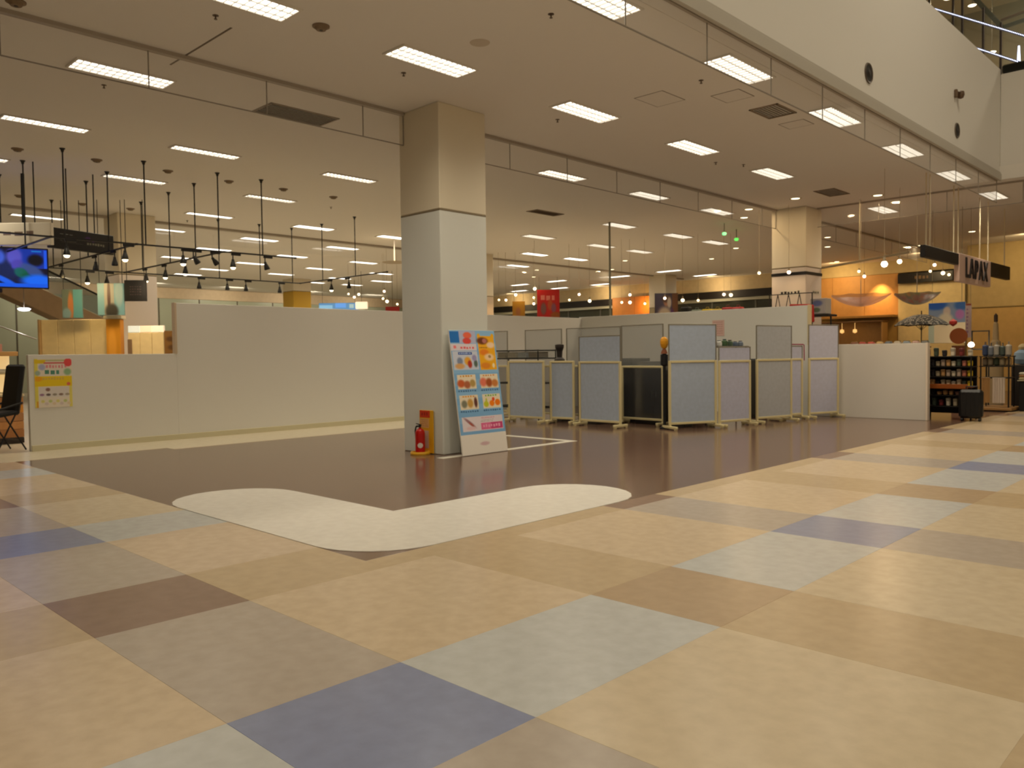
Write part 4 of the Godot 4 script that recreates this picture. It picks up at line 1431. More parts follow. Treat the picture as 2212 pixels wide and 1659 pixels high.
	blob(im, 0.5, 0.78, 0.3, 0.12, Color(0.74, 0.44, 0.12))
	s = sb()
	cbox(s, Vector3(0, 1.25, 0), Vector3(0.33, 2.5, 0.26), 0.01, nb)
	obj("body", s, M(Color(0.78, 0.52, 0.13), 0.5), t)
	sheet("print", 0.32, 1.4, im, t, nf * 0.132 + Vector3(0, 1.78, 0), nb)
	s = sb()
	cbox(s, Vector3(0, 2.54, 0), Vector3(0.42, 0.08, 0.32), 0.01, nb)
	obj("cap", s, M(Color(0.8, 0.76, 0.66), 0.5), t)
	t = thing("kiosk_counter", "cream kiosk back with a lit glass top right of the orange pillar", "kiosk", Vector3(8.05, 0, -20.25), -0.78)
	for k in 3:
		s = sb()
		cbox(s, Vector3(-0.27 + 0.29 * k, 1.08, 0), Vector3(0.284, 2.16, 0.1), 0.008)
		obj("panel", s, wood, t)
	for k in 3:
		s = sb()
		cbox(s, Vector3(-0.27 + 0.29 * k, 2.25, 0), Vector3(0.284, 0.16, 0.08), 0.008)
		obj("glass_light", s, glow([Color(0.7, 0.8, 0.75), Color(1.0, 0.75, 0.5), Color(1.0, 0.85, 0.66)][k], 0.55), t)
	s = sb()
	cbox(s, Vector3(-0.36, 1.0, 0.07), Vector3(0.10, 2.0, 0.03), 0.005)
	obj("door_frame", s, M(Color(0.50, 0.40, 0.30), 0.6), t)
	t = thing("menu_stand", "brown patterned display panel in the gap left of the tall partition", "display panel", Vector3(8.50, 0, -19.74), -0.72)
	s = sb()
	cbox(s, Vector3(0, 1.3, 0), Vector3(0.40, 1.8, 0.06), 0.006)
	obj("board", s, M(Color(0.45, 0.33, 0.17), 0.6), t)
	im = canvas(80, 160, Color(0.50, 0.36, 0.17))
	for k in 5:
		blob(im, 0.35 + 0.1 * (k % 2), 0.15 + 0.17 * k, 0.25, 0.05, Color(0.34, 0.23, 0.12), 0.5)
		blob(im, 0.8, 0.25 + 0.15 * k, 0.1, 0.05, Color(0.66, 0.48, 0.22), 0.5)
	sheet("print", 0.38, 1.2, im, t, Vector3(0, 1.58, 0.032), Basis())
	for x in [-0.15, 0.15]:
		s = sb()
		cbox(s, Vector3(x, 0.2, 0), Vector3(0.04, 0.4, 0.3), 0.006)
		obj("foot", s, M(Color(0.2, 0.17, 0.13), 0.6), t)
	# escalator and a yellow pillar far left
	t = thing("escalator", "beige escalator sloping down to the right behind the television", "escalator", Vector3.ZERO)
	s = sb()
	beam(s, Vector3(6.6, 5.1, -33.6), Vector3(12.6, 2.1, -33.0), 1.3, 0.75, 0.02)
	obj("truss", s, mottled(Color(0.68, 0.57, 0.43), 0.6, 0.4), t)
	s = sb()
	beam(s, Vector3(6.6, 5.9, -33.0), Vector3(12.6, 2.9, -32.4), 0.03, 0.7, 0.004)
	obj("balustrade", s, pane(Color(0.4, 0.45, 0.42), 0.45, 0.1), t)
	s = sb()
	beam(s, Vector3(6.6, 6.27, -33.0), Vector3(12.6, 3.27, -32.4), 0.08, 0.06, 0.01)
	obj("handrail", s, M(Color(0.1, 0.1, 0.09), 0.5), t)
	s = sb()
	rod(s, Vector3(7.3, 2.75, -30.8), Vector3(8.4, 2.22, -30.1), 0.022)
	tag(obj("handrail_bar", s, M(Color(0.78, 0.74, 0.66), 0.3, 0.4)), "short pale sloping handrail under the television, by the yellow pillar", "handrail")
	t = thing("yellow_pillar", "mustard yellow pillar below the television at the left edge", "pillar", Vector3(7.3, 0, -32.4))
	s = sb()
	slab(s, Vector3(-0.5, 0, -0.4), Vector3(0.42, 3.62, 0.4), 0.01)
	obj("shaft", s, mottled(Color(0.78, 0.56, 0.12), 0.6, 0.5), t)
	t = thing("downlight", "bright white lamp glowing under the escalator at the left edge", "downlight", Vector3(8.2, 3.25, -30.6))
	s = sb()
	lathe(s, Vector3.ZERO, [Vector2(0.0, -0.08), Vector2(0.14, -0.06), Vector2(0.2, 0.0), Vector2(0.14, 0.03)], 18)
	obj("lamp", s, glow(Color(0.94, 0.95, 1.0), 4.5), t)
	s = sb()
	rod(s, Vector3(0, 0.02, 0), Vector3(0, 2.05, 0), 0.012)
	obj("cord", s, M(Color(0.5, 0.45, 0.38), 0.6), t)
	area_light("under_lamp", Vector3(8.2, 3.12, -30.6), Vector2(0.3, 0.3), 1.5, Color(0.95, 0.96, 1.0))
	# display counter with a plank front, and the tall chair beside the partition end
	t = thing("display_counter", "lit shop counter with a honey-coloured plank front at the left edge", "counter", Vector3(3.9, 0, -16.9))
	s = sb()
	slab(s, Vector3(-1.5, 0, -0.3), Vector3(0.55, 0.1, 0.05), 0.006)
	obj("plinth", s, M(Color(0.17, 0.12, 0.09), 0.6), t)
	for k in 5:
		for j in 2:
			s = sb()
			slab(s, Vector3(-1.5 + 1.03 * j, 0.105 + 0.15 * k, -0.02), Vector3(-0.476 + 1.03 * j, 0.25 + 0.15 * k, 0.03 + 0.006 * ((k + j) % 2)), 0.004)
			obj("plank", s, mottled([Color(0.85, 0.58, 0.22), Color(0.74, 0.52, 0.30), Color(0.68, 0.46, 0.26), Color(0.78, 0.56, 0.34), Color(0.70, 0.50, 0.32)][(k + j * 2) % 5], 0.5, 1.6), t)
	s = sb()
	slab(s, Vector3(-1.5, 0.1, -0.6), Vector3(0.55, 0.86, -0.02), 0.006)
	obj("carcass", s, M(Color(0.5, 0.38, 0.24), 0.6), t)
	s = sb()
	slab(s, Vector3(-1.5, 0.86, -0.62), Vector3(0.57, 0.9, 0.05), 0.006)
	obj("worktop", s, M(Color(0.82, 0.76, 0.62), 0.4), t)
	s = sb()
	slab(s, Vector3(-1.5, 0.92, -0.6), Vector3(0.5, 1.62, -0.56), 0.004)
	obj("lit_back", s, glow(Color(1.0, 0.82, 0.52), 0.55), t)
	s = sb()
	slab(s, Vector3(-1.5, 1.26, -0.56), Vector3(0.5, 1.285, -0.2), 0.003)
	obj("shelf", s, M(Color(0.8, 0.74, 0.6), 0.4), t)
	s = sb()
	slab(s, Vector3(-1.5, 1.6, -0.62), Vector3(0.53, 1.68, -0.1), 0.006)
	obj("canopy", s, M(Color(0.78, 0.60, 0.36), 0.5), t)
	for k in 7:
		var o := thing("takeaway_tray", "small %s food tray in the lit counter at the left edge, %s from the left" % [["green", "pale", "green", "cream", "yellowish", "green", "pale"][k], ORD[k]], "food tray", Vector3(2.75 + 0.24 * k, 1.286 if k % 2 == 0 else 0.901, -17.22 if k % 2 == 0 else -17.1))
		s = sb()
		cbox(s, Vector3(0, 0.03, 0), Vector3(0.18, 0.06, 0.13), 0.012)
		obj("tray", s, M([Color(0.25, 0.45, 0.24), Color(0.8, 0.76, 0.66), Color(0.22, 0.42, 0.25), Color(0.86, 0.8, 0.62), Color(0.85, 0.72, 0.3), Color(0.3, 0.5, 0.28), Color(0.82, 0.8, 0.74)][k], 0.5), o)
		s = sb()
		cbox(s, Vector3(0, 0.068, 0), Vector3(0.184, 0.016, 0.134), 0.005)
		obj("lid", s, M(Color(0.86, 0.85, 0.8), 0.3), o)
	t = thing("counter_sign", "small red and pink standing card on the lit counter canopy", "card", Vector3(4.1, 1.68, -17.1))
	s = sb()
	cbox(s, Vector3(0, 0.07, 0), Vector3(0.2, 0.14, 0.02), 0.004)
	obj("card", s, M(Color(0.80, 0.58, 0.52), 0.6), t)
	s = sb()
	cbox(s, Vector3(-0.01, 0.07, 0.011), Vector3(0.045, 0.13, 0.006), 0.002)
	obj("red_bar", s, M(Color(0.75, 0.08, 0.05), 0.5), t)
	t = thing("folding_chair", "tall black folding chair with crossed legs beside the low partition end", "chair", Vector3(3.8, 0, -15.6), 0.35)
	var blk := M(Color(0.03, 0.027, 0.027), 0.6)
	s = sb()
	cbox(s, Vector3(-0.06, 0.62, 0.0), Vector3(0.46, 0.07, 0.44), 0.025, Basis(Vector3(0, 0, 1), 0.12))
	obj("seat", s, blk, t)
	s = sb()
	cbox(s, Vector3(0.2, 1.02, 0.0), Vector3(0.09, 0.86, 0.44), 0.04, Basis(Vector3(0, 0, 1), -0.16))
	obj("backrest", s, blk, t)
	for z in [-0.2, 0.2]:
		s = sb()
		rod(s, Vector3(-0.24, 0.0, z), Vector3(0.12, 0.66, z), 0.013)
		obj("leg", s, blk, t)
		s = sb()
		rod(s, Vector3(0.26, 0.0, z), Vector3(-0.1, 0.6, z), 0.013)
		obj("leg", s, blk, t)
		s = sb()
		rod(s, Vector3(-0.3, 0.68, z * 1.15), Vector3(0.2, 0.8, z * 1.15), 0.018)
		obj("armrest", s, blk, t)
	s = sb()
	rod(s, Vector3(-0.15, 0.17, -0.2), Vector3(-0.15, 0.17, 0.2), 0.01)
	rod(s, Vector3(0.17, 0.17, -0.2), Vector3(0.17, 0.17, 0.2), 0.01)
	obj("stretcher", s, M(Color(0.3, 0.3, 0.3), 0.4, 0.6), t)


# ---------------------------------------------------------------- far middle
func bulb_lamp(label: String, at: Vector3, r: float, tint: Color, group: String, drop := 1.0, power := 0.25) -> void:
	var t := thing("spot_bulb", label, "lamp", at, 0.0, group)
	var s := sb()
	lathe(s, Vector3.ZERO, [Vector2(0.0, -r), Vector2(r * 0.7, -r * 0.7), Vector2(r, 0), Vector2(r * 0.7, r * 0.7), Vector2(0.0, r)], 12)
	obj("bulb", s, glow(tint, 4.0), t)
	s = sb()
	rod(s, Vector3(0, r * 0.8, 0), Vector3(0, r * 2.2, 0), r * 0.55, r * 0.4, 10)
	rod(s, Vector3(0, r * 2.2, 0), Vector3(0, drop, 0), 0.004, 0.004, 6)
	obj("holder", s, M(Color(0.62, 0.56, 0.46), 0.5), t)
	area_light("bulb_lamp", at - Vector3(0, r + 0.02, 0), Vector2(r, r), power, Color(1, 0.84, 0.62))


func build_back_hall() -> void:
	var cream := mottled(Color(0.84, 0.77, 0.62), 0.6, 0.4)
	var dark := M(Color(0.07, 0.035, 0.028), 0.5)
	# shopfront that closes the view, facing the viewer's left
	var t := thing("shopfront", "far shopfront with a dark brown fascia band under a lit cream wall", "shopfront", Vector3(37.0, 0, 0))
	var s := sb()
	slab(s, Vector3(0, 4.6, -48), Vector3(0.3, CEIL, -16.6), 0.0)
	obj("upper_wall", s, cream, t)
	s = sb()
	slab(s, Vector3(-0.12, 4.24, -48), Vector3(0.3, 4.6, -16.6), 0.01)
	obj("fascia_band", s, dark, t)
	s = sb()
	slab(s, Vector3(-0.06, 4.08, -48), Vector3(0.3, 4.24, -16.6), 0.01)
	obj("pale_strip", s, M(Color(0.66, 0.66, 0.60), 0.5), t)
	for k in 13:
		s = sb()
		slab(s, Vector3(0.1, 0.1, -47.9 + 2.4 * k), Vector3(0.13, 4.08, -45.56 + 2.4 * k), 0.004)
		obj("glass_panel", s, M(Color(0.20, 0.21, 0.18), 0.15), t)
		s = sb()
		slab(s, Vector3(0.05, 0.0, -45.58 + 2.4 * k), Vector3(0.16, 4.08, -45.5 + 2.4 * k), 0.006)
		obj("mullion", s, M(Color(0.33, 0.33, 0.30), 0.4), t)
	s = sb()
	slab(s, Vector3(-0.16, 0, -16.62), Vector3(0.32, CEIL - 0.02, -16.3), 0.01)
	obj("end_pillar", s, M(Color(0.12, 0.08, 0.07), 0.5), t)
	for k in 4:
		area_light("shopfront_wash", Vector3(35.9, 5.2, -42.0 + 7.0 * k), Vector2(0.3, 2.0), 3.0, Color(1, 0.86, 0.64), Vector3(1, -0.15, 0))
	t = thing("orange_wall", "honey-orange lit wall panel left of the portrait poster", "wall panel", Vector3(36.68, 0, -26.1))
	for k in 2:
		s = sb()
		slab(s, Vector3(0, 0, -1.5 + 1.5 * k), Vector3(0.11, 4.62, -0.02 + 1.5 * k), 0.006)
		obj("panel", s, mottled(Color(0.78, 0.50, 0.20), 0.5, 0.5), t)
	area_light("wall_wash", Vector3(36.0, 4.2, -25.2), Vector2(0.3, 0.3), 2.0, Color(1, 0.75, 0.4), Vector3(1, -0.5, 0))
	# portrait poster on the far column
	t = thing("portrait_poster", "dark poster with a pale-dressed woman on the far grey column", "poster", Vector3(33.13, 3.72, -21.72))
	var pf := Vector3(-0.7, 0, 0.71).normalized()
	var pb := Basis(Vector3.UP.cross(pf).normalized(), Vector3.UP, pf)
	s = sb()
	cbox(s, Vector3.ZERO, Vector3(1.12, 1.3, 0.05), 0.006, pb)
	obj("board", s, M(Color(0.15, 0.11, 0.1), 0.5), t)
	var im := canvas(128, 150, Color(0.21, 0.18, 0.24))
	rect(im, 0.75, 0, 1, 1, Color(0.36, 0.22, 0.13))
	blob(im, 0.5, 0.32, 0.13, 0.16, Color(0.56, 0.38, 0.28))
	blob(im, 0.5, 0.2, 0.2, 0.14, Color(0.28, 0.19, 0.14))
	blob(im, 0.62, 0.34, 0.09, 0.2, Color(0.62, 0.56, 0.50))
	blob(im, 0.42, 0.8, 0.3, 0.3, Color(0.62, 0.55, 0.47))
	blob(im, 0.75, 0.75, 0.07, 0.2, Color(0.28, 0.14, 0.30))
	sheet("print", 1.1, 1.28, im, t, pf * 0.027, pb)
	# hanging banners above the partition
	var hf := Vector3(-0.72, 0, 0.69).normalized()
	var hb := Basis(Vector3.UP.cross(hf).normalized(), Vector3.UP, hf)
	im = canvas(160, 190, Color(0.74, 0.04, 0.03))
	dashes(im, 0.14, 0.17, 0.88, 0.23, Color(0.86, 0.50, 0.46), 3, 5)
	blob(im, 0.28, 0.68, 0.13, 0.22, Color(0.48, 0.32, 0.32))
	blob(im, 0.58, 0.55, 0.12, 0.2, Color(0.72, 0.30, 0.14))
	blob(im, 0.74, 0.66, 0.11, 0.18, Color(0.52, 0.30, 0.40))
	blob(im, 0.84, 0.92, 0.26, 0.12, Color(0.58, 0.30, 0.06))
	t = thing("hanging_banner", "bright red hanging sale banner right of the near column", "banner", Vector3(29.9, 4.0, -26.4))
	s = sb()
	cbox(s, Vector3.ZERO, Vector3(1.1, 1.36, 0.03), 0.004, hb)
	obj("board", s, M(Color(0.7, 0.04, 0.03), 0.6), t)
	sheet("print", 1.09, 1.35, im, t, hf * 0.017, hb)
	for x in [-0.45, 0.45]:
		s = sb()
		rod(s, hb * Vector3(x, 0.66, 0), hb * Vector3(x, 1.3, 0), 0.008)
		obj("wire", s, M(Color(0.3, 0.28, 0.25), 0.5), t)
	im = canvas(96, 110, Color(0.60, 0.40, 0.03))
	blob(im, 0.45, 0.7, 0.2, 0.3, Color(0.55, 0.33, 0.16))
	t = thing("hanging_banner", "smaller mustard hanging banner left of the red banner", "banner", Vector3(32.0, 4.02, -30.4))
	s = sb()
	cbox(s, Vector3.ZERO, Vector3(0.68, 0.8, 0.03), 0.004, hb)
	obj("board", s, M(Color(0.6, 0.4, 0.03), 0.6), t)
	sheet("print", 0.67, 0.79, im, t, hf * 0.017, hb)
	for x in [-0.25, 0.25]:
		s = sb()
		rod(s, hb * Vector3(x, 0.38, 0), hb * Vector3(x, 1.28, 0), 0.008)
		obj("wire", s, M(Color(0.3, 0.28, 0.25), 0.5), t)
	# back left: glazed front, blue lit band, white lightbox, red board
	t = thing("glass_front", "long dim green-grey glass front above the tall partition at the back left", "glass front", Vector3(0, 0, -43.0))
	for k in 12:
		s = sb()
		slab(s, Vector3(9.0 + 2.2 * k, 0, 0), Vector3(11.16 + 2.2 * k, 4.72, 0.05), 0.004)
		obj("glass_panel", s, M(Color(0.66, 0.68, 0.60), 0.2), t)
		s = sb()
		slab(s, Vector3(11.15 + 2.2 * k, 0, -0.02), Vector3(11.21 + 2.2 * k, 4.72, 0.08), 0.006)
		obj("mullion", s, M(Color(0.36, 0.33, 0.27), 0.5), t)
	s = sb()
	slab(s, Vector3(9, 4.72, -0.05), Vector3(36, CEIL - 0.01, 0.1), 0.01)
	obj("header", s, mottled(Color(0.80, 0.72, 0.60), 0.6, 0.4), t)
	for k in 5:
		area_light("front_wash", Vector3(12.0 + 4.5 * k, 5.2, -40.5), Vector2(1.2, 0.4), 5.0, lamp_tint, Vector3(0, -0.7, -0.7))
	t = thing("lit_band", "pale blue glowing display band just above the tall partition", "display", Vector3(22.9, 4.0, -34.0))
	s = sb()
	cbox(s, Vector3.ZERO, Vector3(1.95, 0.36, 0.08), 0.006, hb)
	obj("casing", s, M(Color(0.3, 0.36, 0.4), 0.5), t)
	im = canvas(128, 24, Color(0.42, 0.62, 0.78))
	rect(im, 0, 0.3, 0.35, 0.8, Color(0.62, 0.82, 0.92))
	rect(im, 0.42, 0, 0.7, 0.7, Color(0.46, 0.70, 0.98))
	rect(im, 0.78, 0.2, 0.9, 0.8, Color(0.75, 0.84, 0.80))
	sheet("screen", 1.93, 0.34, im, t, hf * 0.042, hb, 0.4, 0.8)
	for x in [-0.8, 0.8]:
		s = sb()
		rod(s, hb * Vector3(x, 0.16, 0), hb * Vector3(x, 1.29, 0), 0.008)
		obj("wire", s, M(Color(0.3, 0.28, 0.25), 0.5), t)
	t = thing("lightbox", "small cream glowing lightbox just above the tall partition", "lightbox", Vector3(21.32, 3.79, -29.88))
	s = sb()
	cbox(s, Vector3.ZERO, Vector3(0.54, 0.32, 0.1), 0.03, hb)
	obj("lamp_face", s, glow(Color(1.0, 0.9, 0.74), 0.85), t)
	s = sb()
	rod(s, Vector3(0, 0.15, 0), Vector3(0, 1.51, 0), 0.01)
	obj("rod", s, M(Color(0.4, 0.36, 0.3), 0.5), t)
	t = thing("red_board", "small red board peeking over the tall partition left of the near column", "sign", Vector3(22.28, 3.62, -28.9))
	s = sb()
	cbox(s, Vector3.ZERO, Vector3(0.62, 0.2, 0.06), 0.006, hb)
	obj("board", s, M(Color(0.62, 0.09, 0.05), 0.6), t)
	s = sb()
	rod(s, Vector3(0, 0.09, 0), Vector3(0, 1.68, 0), 0.01)
	obj("rod", s, M(Color(0.4, 0.36, 0.3), 0.5), t)
	t = thing("ceiling_disc", "pale round plate on a thin white ceiling pole left of the near column", "ceiling pole", Vector3(16.3, 4.55, -21.0))
	s = sb()
	lathe(s, Vector3.ZERO, [Vector2(0.0, -0.03), Vector2(0.36, -0.02), Vector2(0.4, 0.0), Vector2(0.0, 0.03)], 20)
	obj("plate", s, M(Color(0.72, 0.66, 0.56), 0.5), t)
	s = sb()
	rod(s, Vector3(0, 0.02, 0), Vector3(0, 0.75, 0), 0.022)
	obj("pole", s, M(Color(0.75, 0.70, 0.62), 0.5), t)
	# tall grey pole behind the right partition
	t = thing("floor_pole", "tall slim grey pole rising behind the tall right partition", "pole", Vector3(18.9, 0, -14.3))
	s = sb()
	rod(s, Vector3(0, 0.02, 0), Vector3(0, CEIL, 0), 0.03)
	obj("shaft", s, M(Color(0.56, 0.56, 0.50), 0.4), t)
	s = sb()
	lathe(s, Vector3.ZERO, [Vector2(0.0, 0.0), Vector2(0.16, 0.0), Vector2(0.16, 0.02), Vector2(0.04, 0.03)], 16)
	obj("base", s, M(Color(0.3, 0.3, 0.28), 0.5), t)
	# lamps scattered over the far shops
	var groups := [
		["over the tall partition left of the near column", [Vector3(18.37, 3.92, -24.31), Vector3(18.33, 3.65, -24.34), Vector3(17.2, 3.41, -22.61), Vector3(18.69, 3.44, -23.95), Vector3(17.59, 3.72, -25.1), Vector3(19.19, 4.07, -27.78), Vector3(20.07, 4.13, -28.31)]],
		["between the near column and the red banner", [Vector3(21.31, 3.55, -21.25), Vector3(21.49, 3.54, -21.06), Vector3(21.75, 3.73, -20.81), Vector3(20.02, 3.7, -18.27), Vector3(21.47, 3.55, -19.65), Vector3(21.46, 3.33, -19.64)]],
		["between the red banner and the farther column", [Vector3(21.58, 3.38, -18.08), Vector3(22.07, 3.34, -17.58), Vector3(22.6, 3.64, -18.48), Vector3(22.02, 3.21, -16.18), Vector3(22.22, 3.46, -15.99), Vector3(23.04, 3.27, -16.58), Vector3(22.56, 3.16, -15.63), Vector3(23.02, 3.33, -15.15), Vector3(22.57, 3.19, -14.18), Vector3(22.91, 3.18, -13.82), Vector3(22.59, 3.29, -12.72), Vector3(23.65, 3.34, -13.07)]],
		["beside the black band of the farther column", [Vector3(20.34, 3.62, -10.4), Vector3(20.2, 3.56, -9.5)]],
		["over the bag shop at the right", [Vector3(20.06, 3.58, -6.72), Vector3(24.49, 3.85, -9.35), Vector3(24.59, 3.7, -9.23), Vector3(24.97, 3.91, -7.42), Vector3(25.96, 3.83, -7.83), Vector3(26.22, 3.77, -7.56), Vector3(26.34, 3.72, -7.43)]],
	]
	for g in groups:
		var l: Array = by_bearing(g[1])
		for k in l.size():
			bulb_lamp("small round glowing lamp %s, %s from left" % [g[0], ORD[k]], l[k], 0.042 + 0.008 * (k % 3), [Color(1.0, 0.88, 0.66), Color(1.0, 0.84, 0.72), Color(1.0, 0.92, 0.74)][k % 3], "glowing lamps %s" % g[0], CEIL - l[k].y)
	bulb_lamp("largest and brightest round lamp, left of the shop name sign", Vector3(17.72, 3.31, -6.24), 0.07, Color(1.0, 0.92, 0.84), "", CEIL - 3.31, 1.0)


# ---------------------------------------------------------------- bag and umbrella shop at the right
func gore_dome(r: float, h: float, gores := 8) -> SurfaceTool:
	# umbrella cloth: each gore dips between its ribs, with a scalloped hem
	var s := sb()
	var rows := 7
	var cols := 6
	for g in gores:
		for i in rows:
			for j in cols:
				var c := []
				for q in [[i, j], [i + 1, j], [i + 1, j + 1], [i, j + 1]]:
					var u: float = float(q[0]) / rows
					var v: float = float(q[1]) / cols
					var a := TAU * (g + v) / gores
					var sag := sin(PI * v) * u * u
					var rr := r * u * (1.0 - 0.06 * sag)
					c.append(Vector3(cos(a) * rr, h * (1.0 - pow(u, 1.9)) + 0.02 * sag, sin(a) * rr))
				var n := ((c[1] - c[0]) as Vector3).cross(c[3] - c[0])
				if n.length() < 1e-7:
					n = ((c[2] - c[1]) as Vector3).cross(c[3] - c[1])
				n = n.normalized()
				if n.y < 0:
					n = -n
				tri(s, c[0], c[1], c[2], n, n, n)
				if i > 0:
					tri(s, c[0], c[2], c[3], n, n, n)
	return s


func build_right_shop() -> void:
	var dark := M(Color(0.055, 0.04, 0.035), 0.5)
	var wall_t := mottled(Color(0.82, 0.68, 0.42), 0.6, 0.4)
	# back of the shop: orange wall, dark sign band, cream wall, tan wall
	var t := thing("shop_wall", "warm orange shop wall lit by a spot, right of the farther column", "wall", Vector3(36.0, 0, 0))
	var s := sb()
	for k in 3:
		s = sb()
		slab(s, Vector3(0, 3.0, -16.3 + 1.4 * k), Vector3(0.2, 4.75, -14.91 + 1.4 * k), 0.008)
		obj("panel", s, mottled(Color(0.76, 0.56, 0.31), 0.6, 0.4), t)
	s = sb()
	slab(s, Vector3(0.05, 0, -16.3), Vector3(0.3, 3.0, -12.1), 0.008)
	obj("lower_wall", s, mottled(Color(0.76, 0.60, 0.32), 0.6, 0.4), t)
	s = sb()
	slab(s, Vector3(-0.6, 2.9, -16.3), Vector3(0.05, 3.0, -12.1), 0.008)
	obj("canopy", s, mottled(Color(0.60, 0.44, 0.2), 0.6, 0.4), t)
	spot_lamp(Vector3(35.5, 4.62, -12.8), Vector3(0.42, -1, 0.0), 6.0, Color(1, 0.80, 0.52))
	s = sb()
	slab(s, Vector3(0.02, 4.76, -16.3), Vector3(0.3, CEIL, -8.8), 0.006)
	obj("upper_wall", s, mottled(Color(0.74, 0.66, 0.48), 0.7, 0.4), t)
	area_light("shop_wash", Vector3(34.6, 5.1, -14.4), Vector2(0.3, 1.2), 5.0, Color(1, 0.84, 0.58), Vector3(0.8, -0.6, 0))
	area_light("shop_wash", Vector3(31.0, 5.2, -6.5), Vector2(0.3, 1.2), 5.0, Color(1, 0.86, 0.62), Vector3(0.7, -0.7, 0))
	area_light("shop_wash", Vector3(33.8, 5.2, -10.7), Vector2(0.3, 1.2), 5.0, Color(1, 0.86, 0.62), Vector3(0.7, -0.7, 0))
	t = thing("cream_shopfront", "cream shopfront wall under a black name band at the right", "shopfront", Vector3(36.0, 0, 0))
	s = sb()
	slab(s, Vector3(-0.1, 0, -12.08), Vector3(0.2, 4.3, -9.45), 0.01)
	obj("wall", s, mottled(Color(0.88, 0.80, 0.60), 0.6, 0.4), t)
	s = sb()
	slab(s, Vector3(-0.35, 4.28, -12.02), Vector3(0.0, 4.68, -9.9), 0.01)
	obj("name_band", s, dark, t)
	var im := canvas(256, 48, Color(0.055, 0.04, 0.035))
	dashes(im, 0.3, 0.25, 0.6, 0.5, Color(0.42, 0.32, 0.2), 4, 3)
	sheet("lettering", 2.0, 0.34, im, t, Vector3(-0.354, 4.48, -10.96), Basis(Vector3(0, 0, 1), Vector3.UP, Vector3(-1, 0, 0)))
	t = thing("tan_wall", "broad tan wall with a wood-panelled lower half at the right edge", "wall", Vector3(33.0, 0, 0))
	s = sb()
	slab(s, Vector3(0, 3.02, -8.7), Vector3(0.3, CEIL, 10), 0.01)
	obj("upper_wall", s, mottled(Color(0.78, 0.69, 0.48), 0.7, 0.4), t)
	for k in 8:
		s = sb()
		slab(s, Vector3(-0.02, 0, -8.7 + 2.0 * k), Vector3(0.3, 3.0, -6.71 + 2.0 * k), 0.006)
		obj("panel", s, wall_t, t)
	s = sb()
	slab(s, Vector3(-0.04, 2.99, -8.7), Vector3(0.1, 3.03, 10), 0.005)
	obj("rail", s, M(Color(0.5, 0.42, 0.24), 0.5), t)
	s = sb()
	slab(s, Vector3(-0.05, 0, -8.76), Vector3(0.35, 4.4, -8.7), 0.006)
	obj("corner_post", s, M(Color(0.42, 0.36, 0.22), 0.5), t)
	# brown cabinets with two lit lamps at the back of the shop
	t = thing("display_cabinet", "honey-brown open display cabinet with two tiny lamps, above the low right partition", "cabinet", Vector3(35.3, 0, -13.7))
	s = sb()
	slab(s, Vector3(-0.3, 0, -1.3), Vector3(0.3, 1.0, 1.3), 0.01)
	slab(s, Vector3(0.2, 1.0, -1.3), Vector3(0.3, 2.75, 1.3), 0.01)
	obj("body", s, mottled(Color(0.70, 0.53, 0.30), 0.5, 0.8), t)
	for y in [1.0, 1.7, 2.7]:
		s = sb()
		slab(s, Vector3(-0.32, y, -1.34), Vector3(0.3, y + 0.06, 1.34), 0.008)
		obj("shelf", s, mottled(Color(0.42, 0.28, 0.12), 0.5, 0.8), t)
	for z in [-1.3, 1.26]:
		s = sb()
		slab(s, Vector3(-0.3, 1.06, z), Vector3(0.3, 2.7, z + 0.05), 0.006)
		obj("side_panel", s, mottled(Color(0.70, 0.53, 0.30), 0.5, 0.8), t)
	for z in [-0.45, 0.1]:
		s = sb()
		lathe(s, Vector3(-0.1, 2.35, z), [Vector2(0.0, -0.1), Vector2(0.09, -0.05), Vector2(0.08, 0.06), Vector2(0.0, 0.09)], 12)
		rod(s, Vector3(-0.1, 2.42, z), Vector3(-0.1, 2.71, z), 0.01)
		obj("lamp", s, glow(Color(1, 0.75, 0.4), 0.9), t)
	# shop name sign box, hung on white rods in front of the right-hand shops
	t = thing("shop_sign", "hanging shop name sign, pink-white LAPAX panel between two black panels", "sign", Vector3(21.0, 3.4, -5.7))
	s = sb()
	slab(s, Vector3(-2.40, 0.085, -0.12), Vector3(-0.01, 0.345, -0.01), 0.01)
	obj("black_panel", s, dark, t)
	s = sb()
	slab(s, Vector3(0.0, -0.30, -0.12), Vector3(2.70, 0.36, 0.0), 0.01)
	obj("white_panel", s, M(Color(0.80, 0.68, 0.62), 0.5), t)
	s = sb()
	slab(s, Vector3(2.70, 0.0, -0.12), Vector3(4.72, 0.36, -0.01), 0.01)
	obj("black_panel", s, dark, t)
	var tm := TextMesh.new()
	var fnt := SystemFont.new()
	fnt.font_names = PackedStringArray(["Droid Sans"])
	fnt.font_weight = 700
	tm.font = fnt
	tm.text = "LAPAX"
	tm.font_size = 46
	tm.pixel_size = 0.0140
	tm.depth = 0.02
	var lt := put("lettering", tm, M(Color(0.09, 0.07, 0.10), 0.5), t)
	lt.position = Vector3(1.40, 0.045, 0.012)
	for x in [-2.2, -1.95, -0.25, 0.1, 1.9, 2.66, 4.3]:
		s = sb()
		rod(s, Vector3(x, 0.33, -0.06), Vector3(x, CEIL - 3.4, -0.06), 0.014)
		obj("rod", s, M(Color(0.80, 0.74, 0.62), 0.5), t)
	t = thing("lighting_rail", "pale lighting rail running from the farther column to the hanging shop sign", "lighting rail", Vector3(21.7, 3.75, -9.3))
	s = sb()
	beam(s, Vector3.ZERO, Vector3(-1.9, 0.0, 2.9), 0.05, 0.05)
	obj("track", s, M(Color(0.62, 0.57, 0.46), 0.4), t)
